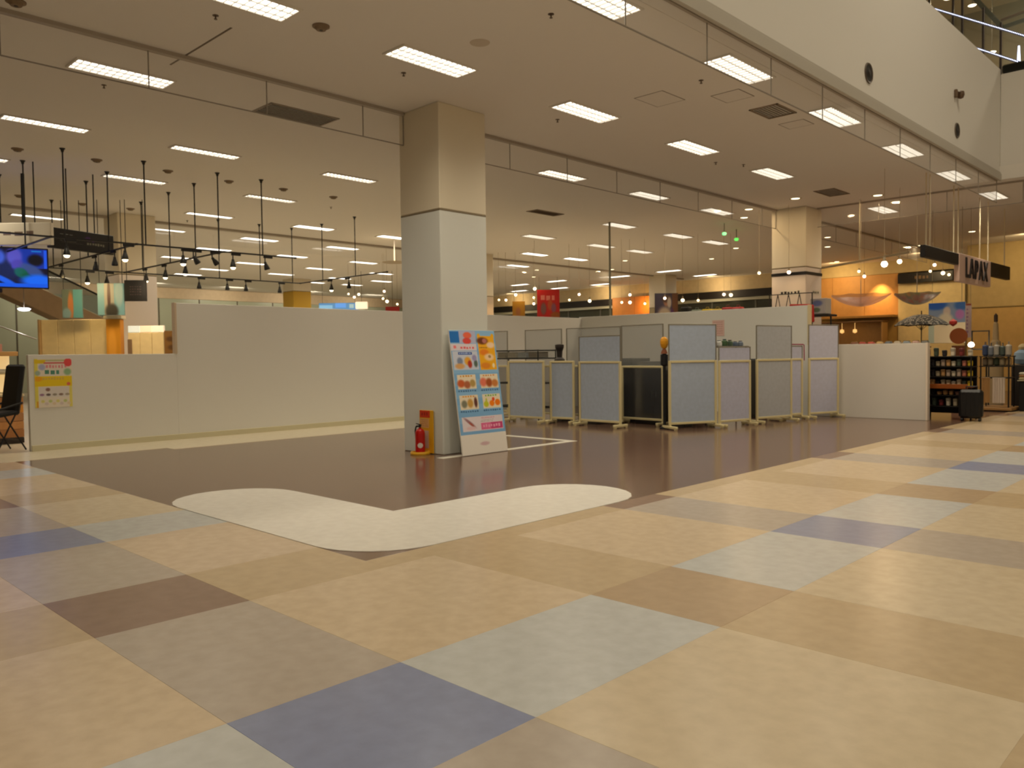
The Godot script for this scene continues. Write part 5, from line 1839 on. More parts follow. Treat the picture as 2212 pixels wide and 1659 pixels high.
	s = sb()
	rod(s, Vector3(-0.9, 0.02, 1.37), Vector3(-0.9, CEIL - 3.75, 1.37), 0.014)
	obj("rod", s, M(Color(0.72, 0.68, 0.58), 0.5), t)
	# umbrellas
	var dots := canvas(64, 64, Color(0.03, 0.028, 0.032))
	var r2 := RandomNumberGenerator.new()
	r2.seed = 11
	for k in 26:
		blob(dots, r2.randf_range(0.06, 0.94), r2.randf_range(0.06, 0.94), 0.045, 0.045, Color(0.75, 0.70, 0.62), 0.3)
	var dm := printed(dots, 0.7)
	dm.uv1_triplanar = true
	dm.uv1_scale = Vector3.ONE * 4.0
	dm.cull_mode = BaseMaterial3D.CULL_DISABLED
	t = thing("umbrella", "open black umbrella with white dots standing above the low right partition", "umbrella", Vector3(19.95, 0, -6.2))
	var o := obj("canopy", gore_dome(0.60, 0.26), dm, t)
	o.position = Vector3(0, 2.06, 0)
	s = sb()
	rod(s, Vector3(0, 0.03, 0), Vector3(0, 2.40, 0), 0.012)
	obj("shaft", s, M(Color(0.25, 0.18, 0.12), 0.5), t)
	s = sb()
	for k in 8:
		var a := TAU * k / 8.0
		rod(s, Vector3(0, 2.30, 0), Vector3(cos(a) * 0.58, 2.06, sin(a) * 0.58), 0.004, 0.004, 6)
		rod(s, Vector3(0, 1.95, 0), Vector3(cos(a) * 0.3, 2.23, sin(a) * 0.3), 0.004, 0.004, 6)
	obj("ribs", s, M(Color(0.3, 0.3, 0.3), 0.4, 0.6), t)
	s = sb()
	lathe(s, Vector3.ZERO, [Vector2(0.0, 0.0), Vector2(0.16, 0.0), Vector2(0.16, 0.03), Vector2(0.03, 0.06), Vector2(0.0, 0.06)], 16)
	obj("base", s, M(Color(0.12, 0.12, 0.12), 0.5), t)
	s = sb()
	lathe(s, Vector3(0.52, 2.12, 0.52), [Vector2(0.0, -0.09), Vector2(0.08, -0.03), Vector2(0.085, 0.03), Vector2(0.0, 0.09)], 14)
	obj("red_tag", s, M(Color(0.62, 0.15, 0.12), 0.6), t)
	for q in [[Vector3(20.95, 2.66, -7.95), 0.74, "pale pink translucent umbrella hanging upside down above the low right partition", Color(0.82, 0.62, 0.58), 0.55], [Vector3(21.85, 2.68, -6.9), 0.56, "patchy teal and red translucent umbrella hanging upside down near the dotted one", Color(0.45, 0.46, 0.40), 0.6]]:
		t = thing("umbrella", q[2], "umbrella", q[0])
		var cm := StandardMaterial3D.new()
		cm.albedo_color = Color(q[3].r, q[3].g, q[3].b, q[4])
		cm.transparency = BaseMaterial3D.TRANSPARENCY_ALPHA
		cm.roughness = 0.35
		cm.cull_mode = BaseMaterial3D.CULL_DISABLED
		if q[1] < 0.6:  # the smaller one is patterned
			var pi := canvas(64, 64, Color(0.55, 0.52, 0.45))
			for k in 14:
				blob(pi, r2.randf(), r2.randf(), 0.13, 0.11, [Color(0.20, 0.45, 0.40), Color(0.70, 0.26, 0.20), Color(0.55, 0.60, 0.68), Color(0.75, 0.50, 0.20)][k % 4], 0.4)
			cm.albedo_texture = ImageTexture.create_from_image(pi)
			cm.albedo_color = Color(1, 1, 1, 0.85)
			cm.uv1_triplanar = true
			cm.uv1_scale = Vector3.ONE * 1.5
		o = obj("canopy", gore_dome(q[1], 0.3), cm, t)
		o.transform = Transform3D(Basis(Vector3.RIGHT, PI), Vector3(0, 0.26, 0))
		s = sb()
		rod(s, Vector3(0, -0.04, 0), Vector3(0, 0.62, 0), 0.01)
		for k in 8:
			var a := TAU * k / 8.0
			rod(s, Vector3(0, -0.03, 0), Vector3(cos(a), 0, sin(a)) * q[1] + Vector3(0, 0.255, 0), 0.004, 0.003, 6)
		obj("frame", s, M(Color(0.6, 0.58, 0.55), 0.4, 0.4), t)
		s = sb()
		rod(s, Vector3(0, 0.6, 0), Vector3(0, CEIL - 2.66, 0), 0.005, 0.005, 6)
		obj("cord", s, M(Color(0.7, 0.66, 0.58), 0.6), t)
	# hanging posters
	var wb := Basis(Vector3(0, 0, 1), Vector3.UP, Vector3(-1, 0, 0))
	im = canvas(128, 180, Color(0.78, 0.72, 0.60))
	rect(im, 0, 0, 1, 0.5, Color(0.42, 0.48, 0.58))
	blob(im, 0.2, 0.05, 0.3, 0.12, Color(0.08, 0.28, 0.58))
	blob(im, 0.9, 0.08, 0.2, 0.12, Color(0.18, 0.33, 0.55))
	blob(im, 0.5, 0.22, 0.1, 0.12, Color(0.66, 0.60, 0.56))
	blob(im, 0.46, 0.42, 0.2, 0.16, Color(0.70, 0.66, 0.58))
	blob(im, 0.85, 0.3, 0.12, 0.12, Color(0.58, 0.38, 0.58))
	rect(im, 0, 0.52, 0.16, 1, Color(0.62, 0.66, 0.60))
	for q in [[Vector3(24.0, 2.23, -6.82), 0.92, 1.1, im, "sky-blue and cream hanging poster behind the dotted umbrella"], [Vector3(24.3, 2.28, -6.43), 0.27, 0.92, null, "narrow lilac hanging banner right of the sky-blue poster"]]:
		t = thing("hanging_poster", q[4], "poster", q[0])
		var pim: Image = q[3]
		if pim == null:
			pim = canvas(48, 160, Color(0.60, 0.52, 0.52))
			rect(pim, 0, 0, 1, 0.06, Color(0.48, 0.2, 0.12))
			for k in 7:
				dashes(pim, 0.25, 0.14 + 0.11 * k, 0.8, 0.07, Color(0.48, 0.36, 0.46), 2, 70 + k)
		s = sb()
		cbox(s, Vector3(0.012, 0, 0), Vector3(0.02, q[2], q[1]), 0.003)
		obj("board", s, M(Color(0.7, 0.66, 0.58), 0.6), t)
		sheet("print", q[1] - 0.01, q[2] - 0.01, pim, t, Vector3(0.001, 0, 0), wb)
		s = sb()
		for z in [-0.4, 0.4]:
			rod(s, Vector3(0.012, q[2] * 0.49, z * q[1]), Vector3(0.012, CEIL - q[0].y, z * q[1]), 0.005, 0.005, 6)
		obj("wire", s, M(Color(0.5, 0.45, 0.36), 0.6), t)
	# rack of small goods by the end of the low partition
	t = thing("goods_rack", "black stepped goods rack with an orange-brown shelf at the end of the low partition", "rack", Vector3(19.35, 0, -5.42))
	for z in [-0.46, 0.46]:
		for x in [-0.2, 0.2]:
			s = sb()
			cbox(s, Vector3(x, 0.68, z), Vector3(0.03, 1.36, 0.03), 0.005)
			obj("upright", s, dark, t)
	var ys := [0.28, 0.52, 0.70, 0.92, 1.14, 1.36]
	for k in ys.size():
		s = sb()
		slab(s, Vector3(-0.24, ys[k] - 0.02, -0.48), Vector3(0.24, ys[k], 0.48), 0.004)
		obj("shelf", s, dark, t)
	s = sb()
	slab(s, Vector3(-0.30, 0.69, -0.5), Vector3(0.2, 0.705, 0.5), 0.004)
	slab(s, Vector3(-0.305, 0.66, -0.5), Vector3(-0.28, 0.76, 0.42), 0.004)
	obj("orange_board", s, M(Color(0.58, 0.30, 0.06), 0.5), t)
	s = sb()
	slab(s, Vector3(0.22, 0.1, -0.47), Vector3(0.235, 1.34, 0.47), 0.003)
	obj("back_panel", s, M(Color(0.10, 0.08, 0.07), 0.6), t)
	var tones := [Color(0.13, 0.12, 0.14), Color(0.72, 0.66, 0.55), Color(0.78, 0.60, 0.38), Color(0.70, 0.62, 0.55), Color(0.80, 0.76, 0.68), Color(0.25, 0.30, 0.25), Color(0.70, 0.42, 0.34), Color(0.80, 0.68, 0.10), Color(0.55, 0.40, 0.32), Color(0.45, 0.14, 0.14)]
	var names := ["black", "pale grey", "tan", "beige", "cream", "dark green", "salmon", "yellow", "brown", "dark red"]
	var rows := [["bottom shelf", 0.28, 7, [0, 5, 9, 4, 1, 3, 0], 0.19], ["shelf under the orange board", 0.52, 8, [5, 0, 2, 2, 2, 8, 0, 0], 0.11], ["shelf above the orange board", 0.705, 9, [2, 2, 0, 1, 1, 4, 1, 5, 7], 0.16], ["second shelf from the top", 0.92, 9, [0, 0, 1, 2, 3, 4, 3, 6, 7], 0.17], ["third shelf from the bottom, upper tier", 1.14, 9, [5, 0, 1, 3, 2, 4, 5, 6, 7], 0.16], ["top shelf", 1.36, 6, [8, 5, 0, 4, 9, 4], 0.19]]
	rows[3][0] = "middle shelf"
	rows[4][0] = "second shelf down"
	rows[1][0] = "second shelf up"
	rows[2][0] = "orange-brown shelf"
	for r in rows:
		var n: int = r[2]
		for k in n:
			var z := -0.42 + 0.84 * k / (n - 1)
			var h: float = r[4] * (0.85 + 0.15 * sin(k * 2.3))
			var c: int = r[3][k]
			var b := thing("pouch", "small %s pouch on the black rack, %s, %s from left" % [names[c], r[0], ORD[k]], "pouch", Vector3(19.35 - 0.1, r[1], -5.42 + z), 0.0)
			s = sb()
			cbox(s, Vector3(0, h / 2, 0), Vector3(0.12, h, 0.075), 0.016)
			obj("body", s, M(tones[c], 0.5), b)
			s = sb()
			cbox(s, Vector3(-0.052, h * 0.78, 0), Vector3(0.03, h * 0.4, 0.079), 0.008)
			obj("flap", s, M(tones[c].darkened(0.25), 0.5), b)
	# suitcase
	t = thing("suitcase", "dark navy hard suitcase standing in front of the goods rack", "suitcase", Vector3(18.86, 0, -4.88), 0.15)
	var navy := M(Color(0.025, 0.028, 0.05), 0.35)
	s = sb()
	cbox(s, Vector3(0, 0.36, 0), Vector3(0.28, 0.60, 0.44), 0.05)
	obj("shell", s, navy, t)
	for k in 5:
		s = sb()
		cbox(s, Vector3(-0.142, 0.36, -0.15 + 0.075 * k), Vector3(0.012, 0.5, 0.03), 0.005)
		obj("rib", s, navy, t)
	s = sb()
	tube(s, [Vector3(0.08, 0.64, -0.1), Vector3(0.08, 0.72, -0.1), Vector3(0.08, 0.72, 0.1), Vector3(0.08, 0.64, 0.1)], 0.012)
	obj("handle", s, M(Color(0.12, 0.12, 0.14), 0.4), t)
	for q in [Vector2(-0.09, -0.16), Vector2(-0.09, 0.16), Vector2(0.09, -0.16), Vector2(0.09, 0.16)]:
		s = sb()
		rod(s, Vector3(q.x, 0.035, q.y - 0.02), Vector3(q.x, 0.035, q.y + 0.02), 0.035, 0.035, 14)
		cbox(s, Vector3(q.x, 0.06, q.y), Vector3(0.03, 0.04, 0.03), 0.004)
		obj("wheel", s, M(Color(0.02, 0.02, 0.02), 0.5), t)
	# second display: platform, cloth-hung stand, bags on top
	t = thing("display_platform", "low wooden platform on the floor right of the suitcase", "platform", Vector3(22.5, 0, -5.25))
	s = sb()
	for k in 3:
		s = sb()
		slab(s, Vector3(-0.5 + 0.34 * k, 0.03, -0.42), Vector3(-0.17 + 0.34 * k, 0.09, 0.42), 0.006)
		obj("board", s, M(Color(0.60, 0.45, 0.26), 0.5), t)
	s = sb()
	slab(s, Vector3(-0.45, 0, -0.38), Vector3(0.45, 0.03, 0.38), 0.003)
	obj("base", s, dark, t)
	t = thing("display_stand", "dark display stand with cream and white cloths hanging from its middle shelf", "display stand", Vector3(22.5, 0.09, -5.25))
	for z in [-0.3, 0.3]:
		for x in [-0.25, 0.25]:
			s = sb()
			cbox(s, Vector3(x, 0.62, z), Vector3(0.03, 1.24, 0.03), 0.004)
			obj("upright", s, dark, t)
	for y in [0.7, 0.98, 1.22]:
		s = sb()
		slab(s, Vector3(-0.29, y, -0.33), Vector3(0.29, y + 0.025, 0.33), 0.005)
		obj("shelf", s, dark, t)
	t = thing("hanging_cloth", "tan cloth hanging from the display stand right of the suitcase", "cloth", Vector3(22.165, 0.2, -5.42))
	for q in [[t, 0.0, Color(0.66, 0.50, 0.30), 0.09], [null, 0.28, Color(0.78, 0.72, 0.66), 0.13]]:
		var h: Node3D = q[0]
		if h == null:
			h = thing("hanging_cloth", "white cloth hanging from the display stand, beside the tan one", "cloth", Vector3(22.165, 0.2, -5.42))
		s = sb()
		for k in 5:
			rod(s, Vector3(0.012 * sin(k * 2.0), 0.0, q[1] - q[3] + 2 * q[3] * (k + 0.5) / 5), Vector3(0.01 * sin(k * 2.0), 0.6, q[1] - q[3] + 2 * q[3] * (k + 0.5) / 5), q[3] / 4.2, q[3] / 4.6, 8)
		obj("folds", s, M(q[2], 0.8), h)
		s = sb()
		cbox(s, Vector3(0.02, 0.6, q[1]), Vector3(0.09, 0.02, q[3] * 2.1), 0.006)
		obj("top_fold", s, M(q[2], 0.8), h)
	for k in 10:
		var low := k < 5
		var c: Color = [Color(0.52, 0.46, 0.38), Color(0.60, 0.54, 0.44), Color(0.26, 0.30, 0.22), Color(0.70, 0.64, 0.52), Color(0.66, 0.55, 0.38), Color(0.18, 0.24, 0.38), Color(0.44, 0.46, 0.50), Color(0.62, 0.60, 0.56), Color(0.25, 0.30, 0.28), Color(0.66, 0.63, 0.58)][k]
		var b := thing("handbag", "small %s handbag on the display stand's %s shelf, %s from the left" % [["brown-grey", "beige", "olive", "cream", "tan", "navy blue", "slate grey", "light grey", "dark green", "off-white"][k], "middle" if low else "top", ORD[k % 5]], "handbag", Vector3(22.45, 1.095 if low else 1.335, -5.5 + 0.125 * (k % 5)))
		s = sb()
		var hh := 0.2 if low else 0.24 + 0.03 * (k % 2)
		cbox(s, Vector3(0, hh / 2, 0), Vector3(0.2, hh, 0.11), 0.03)
		obj("body", s, M(c, 0.6), b)
		s = sb()
		tube(s, [Vector3(-0.05, hh - 0.02, 0), Vector3(-0.04, hh + 0.07, 0), Vector3(0.04, hh + 0.07, 0), Vector3(0.05, hh - 0.02, 0)], 0.008, 6)
		obj("handle", s, M(c.darkened(0.3), 0.5), b)
	t = thing("shop_table", "black-draped shop table at the right edge of the picture", "table", Vector3(22.85, 0, -4.36))
	s = sb()
	slab(s, Vector3(-0.4, 0.0, -0.42), Vector3(0.4, 0.72, 0.5), 0.02)
	obj("drape", s, M(Color(0.03, 0.025, 0.028), 0.8), t)
	s = sb()
	slab(s, Vector3(-0.43, 0.72, -0.45), Vector3(0.43, 0.75, 0.53), 0.008)
	obj("top", s, M(Color(0.6, 0.56, 0.44), 0.5), t)
	for k in 5:
		var b := thing("folded_goods", "pile of %s folded goods on the black-draped table, %s from the left" % [["cream", "tan", "white", "grey", "beige"][k], ORD[k]], "folded goods", Vector3(22.75, 0.75, -4.74 + 0.19 * k))
		for j in 3:
			s = sb()
			cbox(s, Vector3(0.01 * j, 0.03 + 0.06 * j, 0), Vector3(0.3, 0.058, 0.16), 0.02)
			obj("fold", s, M([Color(0.74, 0.68, 0.52), Color(0.62, 0.46, 0.28), Color(0.78, 0.76, 0.68), Color(0.5, 0.5, 0.46), Color(0.72, 0.60, 0.42)][(k + j) % 5], 0.8), b)
	t = thing("plush_bag", "light blue rounded bag with a pale knitted top at the right edge", "bag", Vector3(23.6, 0.0, -4.95))
	s = sb()
	lathe(s, Vector3(0, 1.1, 0), [Vector2(0.0, 0.0), Vector2(0.15, 0.02), Vector2(0.2, 0.14), Vector2(0.18, 0.3), Vector2(0.08, 0.38), Vector2(0.0, 0.39)], 18)
	obj("body", s, M(Color(0.42, 0.50, 0.58), 0.8), t)
	s = sb()
	lathe(s, Vector3(0, 1.48, 0), [Vector2(0.0, 0.0), Vector2(0.09, 0.01), Vector2(0.1, 0.07), Vector2(0.06, 0.13), Vector2(0.0, 0.15)], 14)
	obj("knitted_top", s, M(Color(0.62, 0.56, 0.42), 0.9), t)
	s = sb()
	slab(s, Vector3(-0.2, 0, -0.2), Vector3(0.2, 1.1, 0.2), 0.01)
	obj("pedestal", s, M(Color(0.12, 0.1, 0.09), 0.6), t)
	# round orange board, small frame, bright lamp
	t = thing("round_board", "round orange-brown board above the goods rack", "board", Vector3(22.4, 0, -6.1))
	s = sb()
	rod(s, Vector3(0.02, 1.84, 0), Vector3(-0.02, 1.84, 0.02), 0.2, 0.2, 28)
	obj("disc", s, M(Color(0.60, 0.30, 0.08), 0.5), t)
	s = sb()
	cbox(s, Vector3(0.03, 0.8, 0), Vector3(0.04, 1.6, 0.3), 0.006)
	obj("post", s, M(Color(0.42, 0.22, 0.08), 0.5), t)
	t = thing("frame_stand", "small dark empty frame standing between the goods rack and the handbags", "frame", Vector3(24.0, 0, -6.0))
	s = sb()
	for z in [-0.2, 0.2]:
		cbox(s, Vector3(0, 1.0, z), Vector3(0.03, 2.0, 0.03), 0.004)
	obj("upright", s, dark, t)
	s = sb()
	for y in [1.98, 1.5]:
		cbox(s, Vector3(0, y, 0), Vector3(0.03, 0.03, 0.37), 0.004)
	cbox(s, Vector3(0, 0.015, 0), Vector3(0.3, 0.03, 0.43), 0.004)
	obj("crossbar", s, dark, t)
	t = thing("tower_ornament", "slim pale tower-like ornament with a dark tip against the tan wall", "ornament", Vector3(25.3, 0, -5.95))
	s = sb()
	lathe(s, Vector3.ZERO, [Vector2(0.0, 0), Vector2(0.2, 0), Vector2(0.2, 1.2), Vector2(0.14, 1.25), Vector2(0.12, 1.7), Vector2(0.08, 1.75), Vector2(0.06, 2.2), Vector2(0.03, 2.25)], 14)
	obj("body", s, M(Color(0.62, 0.54, 0.40), 0.6), t)
	s = sb()
	lathe(s, Vector3(0, 2.25, 0), [Vector2(0.0, 0), Vector2(0.05, 0), Vector2(0.05, 0.18), Vector2(0.0, 0.24)], 12)
	obj("tip", s, M(Color(0.22, 0.15, 0.09), 0.6), t)
	t = thing("table_lamp", "bright white display lamp glowing behind the goods rack", "lamp", Vector3(23.39, 0, -6.06))
	s = sb()
	lathe(s, Vector3(0, 1.62, 0), [Vector2(0.0, -0.07), Vector2(0.06, -0.05), Vector2(0.08, 0.0), Vector2(0.05, 0.06), Vector2(0.0, 0.08)], 14)
	obj("bulb", s, glow(Color(1, 0.93, 0.82), 4.0), t)
	s = sb()
	rod(s, Vector3(0, 0.02, 0), Vector3(0, 1.56, 0), 0.014)
	lathe(s, Vector3.ZERO, [Vector2(0.0, 0), Vector2(0.14, 0), Vector2(0.14, 0.025), Vector2(0.0, 0.03)], 14)
	obj("stand", s, M(Color(0.3, 0.26, 0.2), 0.5), t)
	var ol := OmniLight3D.new()
	ol.name = "table_lamp_light"
	ol.light_energy = 0.25
	ol.light_color = Color(1, 0.9, 0.75)
	ol.light_size = 0.05
	ol.omni_range = 30.0
	ol.omni_attenuation = 2.0
	ol.shadow_enabled = true
	ol.position = Vector3(23.39, 1.62, -6.06)
	add_child(ol, true)
	# things on and above the right partition, before the farther column
	for k in 3:
		t = thing("handbag", ["black handbag with long straps hanging before the farther column, left of three", "brown handbag with long straps hanging before the farther column, middle of three", "dark handbag with long straps hanging before the farther column, right of three"][k], "handbag", Vector3(19.2 + 0.02 * k, 2.2, -9.32 + 0.27 * k))
		s = sb()
		cbox(s, Vector3(0, 0.15, 0), Vector3(0.12, 0.3, 0.22), 0.03)
		obj("body", s, M([Color(0.06, 0.05, 0.05), Color(0.20, 0.12, 0.08), Color(0.08, 0.06, 0.06)][k], 0.5), t)
		s = sb()
		tube(s, [Vector3(0, 0.28, -0.08), Vector3(0, 0.52, -0.04), Vector3(0, 0.72, 0.0), Vector3(0, 0.52, 0.04), Vector3(0, 0.28, 0.08)], 0.011, 6)
		obj("strap", s, M(Color(0.07, 0.05, 0.05), 0.5), t)
	t = thing("goods_shelf", "tall dark shelf unit behind the tall right partition carrying bright goods", "shelf", Vector3(19.25, 0, -11.2))
	s = sb()
	slab(s, Vector3(-0.2, 0, -1.3), Vector3(0.2, 2.5, 1.3), 0.01)
	obj("body", s, M(Color(0.35, 0.26, 0.18), 0.6), t)
	s = sb()
	slab(s, Vector3(-0.22, 2.5, -1.32), Vector3(0.22, 2.53, 1.32), 0.006)
	obj("top", s, M(Color(0.45, 0.33, 0.22), 0.6), t)
	for q in [[-11.95, 0.22, Color(0.07, 0.07, 0.06), "black"], [-11.62, 0.13, Color(0.42, 0.46, 0.40), "grey-green"], [-11.3, 0.13, Color(0.72, 0.62, 0.08), "yellow"], [-11.0, 0.12, Color(0.68, 0.58, 0.1), "second yellow"], [-10.7, 0.15, Color(0.62, 0.08, 0.07), "red"], [-10.4, 0.14, Color(0.66, 0.12, 0.1), "second red"]]:
		var b := thing("goods_bag", "small %s folded bag peeking over the tall right partition" % q[3], "bag", Vector3(19.2, 2.53, q[0]))
		s = sb()
		cbox(s, Vector3(0, q[1] / 2, 0), Vector3(0.2, q[1], 0.27), 0.03)
		obj("body", s, M(q[2], 0.7), b)
		s = sb()
		tube(s, [Vector3(0, q[1] - 0.02, -0.06), Vector3(0, q[1] + 0.05, -0.04), Vector3(0, q[1] + 0.05, 0.04), Vector3(0, q[1] - 0.02, 0.06)], 0.008, 6)
		obj("handle", s, M((q[2] as Color).darkened(0.3), 0.6), b)
	t = thing("bag_rail", "dark hanging rail that carries the strapped handbags before the farther column", "rail", Vector3(19.22, 2.925, -9.05))
	s = sb()
	rod(s, Vector3(0, 0, -0.5), Vector3(0, 0, 0.6), 0.012)
	obj("bar", s, dark, t)
	for z in [-0.5, 0.6]:
		s = sb()
		rod(s, Vector3(0, -2.9, z), Vector3(0, 0.01, z), 0.014)
		obj("upright", s, dark, t)
	t = thing("red_cloth", "bright red cloth draped at the stepped corner of the right partition", "cloth", Vector3(19.0, 0, -8.55))
	s = sb()
	beam(s, Vector3(0, 2.62, -0.35), Vector3(0, 2.6, 0.16), 0.14, 0.07, 0.02)
	beam(s, Vector3(0, 2.62, 0.18), Vector3(0.0, 2.2, 0.2), 0.14, 0.07, 0.02)
	obj("cloth", s, M(Color(0.66, 0.05, 0.04), 0.8), t)
	s = sb()
	rod(s, Vector3(0, 0, 0.05), Vector3(0, 2.58, 0.05), 0.014)
	obj("stand", s, dark, t)
	t = thing("display_box", "pale box with a blue print standing on a black shelf beside the stepped partition", "box", Vector3(19.6, 2.40, -8.4))
	s = sb()
	cbox(s, Vector3(0, 0.2, 0), Vector3(0.34, 0.38, 0.38), 0.01)
	obj("box", s, M(Color(0.66, 0.64, 0.62), 0.5), t)
	im = canvas(64, 64, Color(0.68, 0.66, 0.66))
	blob(im, 0.45, 0.3, 0.35, 0.2, Color(0.40, 0.44, 0.62))
	blob(im, 0.4, 0.75, 0.25, 0.16, Color(0.36, 0.42, 0.34))
	sheet("print", 0.36, 0.36, im, t, Vector3(-0.172, 0.2, 0), wb)
	t = thing("shelf_stand", "black shelf stand under the pale blue-printed box", "stand", Vector3(19.6, 0, -8.4))
	s = sb()
	slab(s, Vector3(-0.25, 2.35, -0.3), Vector3(0.25, 2.40, 0.3), 0.006)
	obj("shelf", s, dark, t)
	for z in [-0.25, 0.25]:
		s = sb()
		rod(s, Vector3(0, 0, z), Vector3(0, 2.35, z), 0.02)
		obj("leg", s, dark, t)
	for k in 9:
		var c: Color = [Color(0.45, 0.26, 0.14), Color(0.60, 0.22, 0.16), Color(0.66, 0.26, 0.2), Color(0.70, 0.58, 0.36), Color(0.36, 0.40, 0.44), Color(0.66, 0.62, 0.55), Color(0.45, 0.50, 0.54), Color(0.62, 0.5, 0.46), Color(0.34, 0.34, 0.32)][k]
		t = thing("purse", "small %s purse in the row behind the low right partition, %s from the left" % [["brown", "brick red", "red", "tan", "slate", "cream", "blue-grey", "dull pink", "charcoal"][k], ORD[k]], "purse", Vector3(18.86, 1.58, -7.3 + 0.19 * k))
		s = sb()
		cbox(s, Vector3(0, 0.06, 0), Vector3(0.14, 0.12, 0.15), 0.03)
		obj("body", s, M(c, 0.6), t)
		s = sb()
		cbox(s, Vector3(0, 0.125, 0), Vector3(0.03, 0.02, 0.13), 0.006)
		obj("clasp", s, M(Color(0.6, 0.5, 0.3), 0.3, 0.8), t)
	t = thing("purse_shelf", "long narrow shelf unit behind the low right partition carrying the purses", "shelf", Vector3(18.86, 0, -6.55))
	s = sb()
	slab(s, Vector3(-0.14, 1.55, -0.9), Vector3(0.14, 1.58, 0.85), 0.005)
	obj("top", s, M(Color(0.5, 0.36, 0.2), 0.5), t)
	s = sb()
	slab(s, Vector3(-0.12, 0, -0.88), Vector3(0.12, 1.55, 0.83), 0.005)
	obj("body", s, M(Color(0.42, 0.3, 0.17), 0.5), t)


# ---------------------------------------------------------------- upper floor seen over the fascia, top right
func build_upper_floor() -> void:
	var dark := M(Color(0.10, 0.075, 0.06), 0.5)
	# speakers and a small bracket on the fascia
	for q in [[13.06, 5.81, 0.15, "larger round dark speaker grille high on the fascia"], [17.63, 5.79, 0.14, "smaller-looking round dark speaker grille farther along the fascia"]]:
		var t := thing("wall_speaker", q[3], "speaker", Vector3(q[0], q[1], FRONT))
		var s := sb()
		lathe(s, Vector3.ZERO, [Vector2(q[2] - 0.02, 0.012), Vector2(q[2], 0.02), Vector2(q[2] + 0.01, 0.0)], 24, Basis(Vector3.RIGHT, PI / 2))
		obj("rim", s, M(Color(0.35, 0.30, 0.25), 0.5), t)
		s = sb()
		lathe(s, Vector3.ZERO, [Vector2(0.02, 0.02), Vector2(q[2] * 0.5, 0.012), Vector2(q[2] - 0.02, 0.012)], 24, Basis(Vector3.RIGHT, PI / 2))
		obj("grille", s, M(Color(0.10, 0.085, 0.075), 0.7), t)
		s = sb()
		lathe(s, Vector3.ZERO, [Vector2(0.0, 0.03), Vector2(0.03, 0.026), Vector2(0.035, 0.014)], 14, Basis(Vector3.RIGHT, PI / 2))
		obj("centre_cap", s, M(Color(0.2, 0.17, 0.15), 0.6), t)
	var t2 := thing("wall_camera", "small brown twin device fixed high on the fascia", "camera", Vector3(17.52, 6.46, FRONT))
	var s2 := sb()
	cbox(s2, Vector3(-0.07, 0, 0.03), Vector3(0.05, 0.16, 0.06), 0.012)
	obj("mount", s2, M(Color(0.42, 0.34, 0.26), 0.5), t2)
	s2 = sb()
	rod(s2, Vector3(-0.05, 0.03, 0.05), Vector3(0.06, 0.03, 0.09), 0.02)
	lathe(s2, Vector3(0.09, 0.0, 0.07), [Vector2(0.0, -0.08), Vector2(0.05, -0.06), Vector2(0.07, 0.0), Vector2(0.06, 0.06), Vector2(0.0, 0.08)], 14)
	obj("dome", s2, M(Color(0.36, 0.27, 0.2), 0.4), t2)
	# dark kerb with glass rail on top of the turning fascia
	t2 = thing("kerb", "dark rounded kerb on the fascia top at the top right corner", "kerb", Vector3(20.85, 7.64, FRONT))
	s2 = sb()
	slab(s2, Vector3(0.0, 0.002, 0.02), Vector3(0.3, 0.2, 12), 0.03)
	obj("stone", s2, M(Color(0.05, 0.06, 0.05), 0.3), t2)
	# escalator balustrade edged with strings of white lamps, farther back on the upper floor
	var strip := glow(Color(0.85, 0.88, 1.0), 3.0)
	var cell := sb()
	cbox(cell, Vector3.ZERO, Vector3(0.05, 0.05, 0.05), 0.012)
	var cm := cell.commit()
	for q in [[Vector3(26, 11.58, -7.93), Vector3(26, 9.98, -5.35), "upper string of small white lamps sloping across the upper floor", 62], [Vector3(26, 10.12, -6.78), Vector3(26, 9.22, -5.35), "lower string of small white lamps sloping across the upper floor", 36]]:
		var t := thing("lamp_string", q[2], "light string", Vector3.ZERO)
		var s := sb()
		beam(s, q[0] + Vector3(0.04, 0, 0), q[1] + Vector3(0.04, 0, 0), 0.04, 0.07, 0.006)
		obj("carrier", s, M(Color(0.34, 0.34, 0.38), 0.4), t)
		var n: int = q[3]
		for k in n:
			var o := put("lamp", cm, strip, t)
			o.position = (q[0] as Vector3).lerp(q[1], (k + 0.5) / n)
			o.scale = Vector3.ONE * 0.44
	t2 = thing("light_tube", "upright glowing blue-white tube above the dark kerb", "light tube", Vector3(26.12, 9.36, -5.64))
	s2 = sb()
	rod(s2, Vector3.ZERO, Vector3(0, 0.5, 0), 0.045, 0.02, 14)
	obj("tube", s2, glow(Color(0.75, 0.82, 1.0), 4.0), t2)
	s2 = sb()
	rod(s2, Vector3(0, -1.6, 0), Vector3(0, 0.0, 0), 0.03)
	obj("socket", s2, dark, t2)
	t2 = thing("glazed_escalator", "glazed escalator side with dark posts and a dark handrail on the upper floor", "escalator", Vector3.ZERO)
	s2 = sb()
	beam(s2, Vector3(27, 13.2, -7.9), Vector3(27, 10.78, -6.25), 0.1, 0.13, 0.015)
	beam(s2, Vector3(27, 10.78, -6.25), Vector3(27, 10.9, -5.0), 0.1, 0.1, 0.015)
	obj("handrail", s2, M(Color(0.16, 0.11, 0.09), 0.5), t2)
	s2 = sb()
	beam(s2, Vector3(27.02, 11.0, -6.3), Vector3(27.02, 11.15, -5.0), 0.08, 0.07, 0.01)
	obj("upper_handrail", s2, M(Color(0.36, 0.17, 0.08), 0.5), t2)
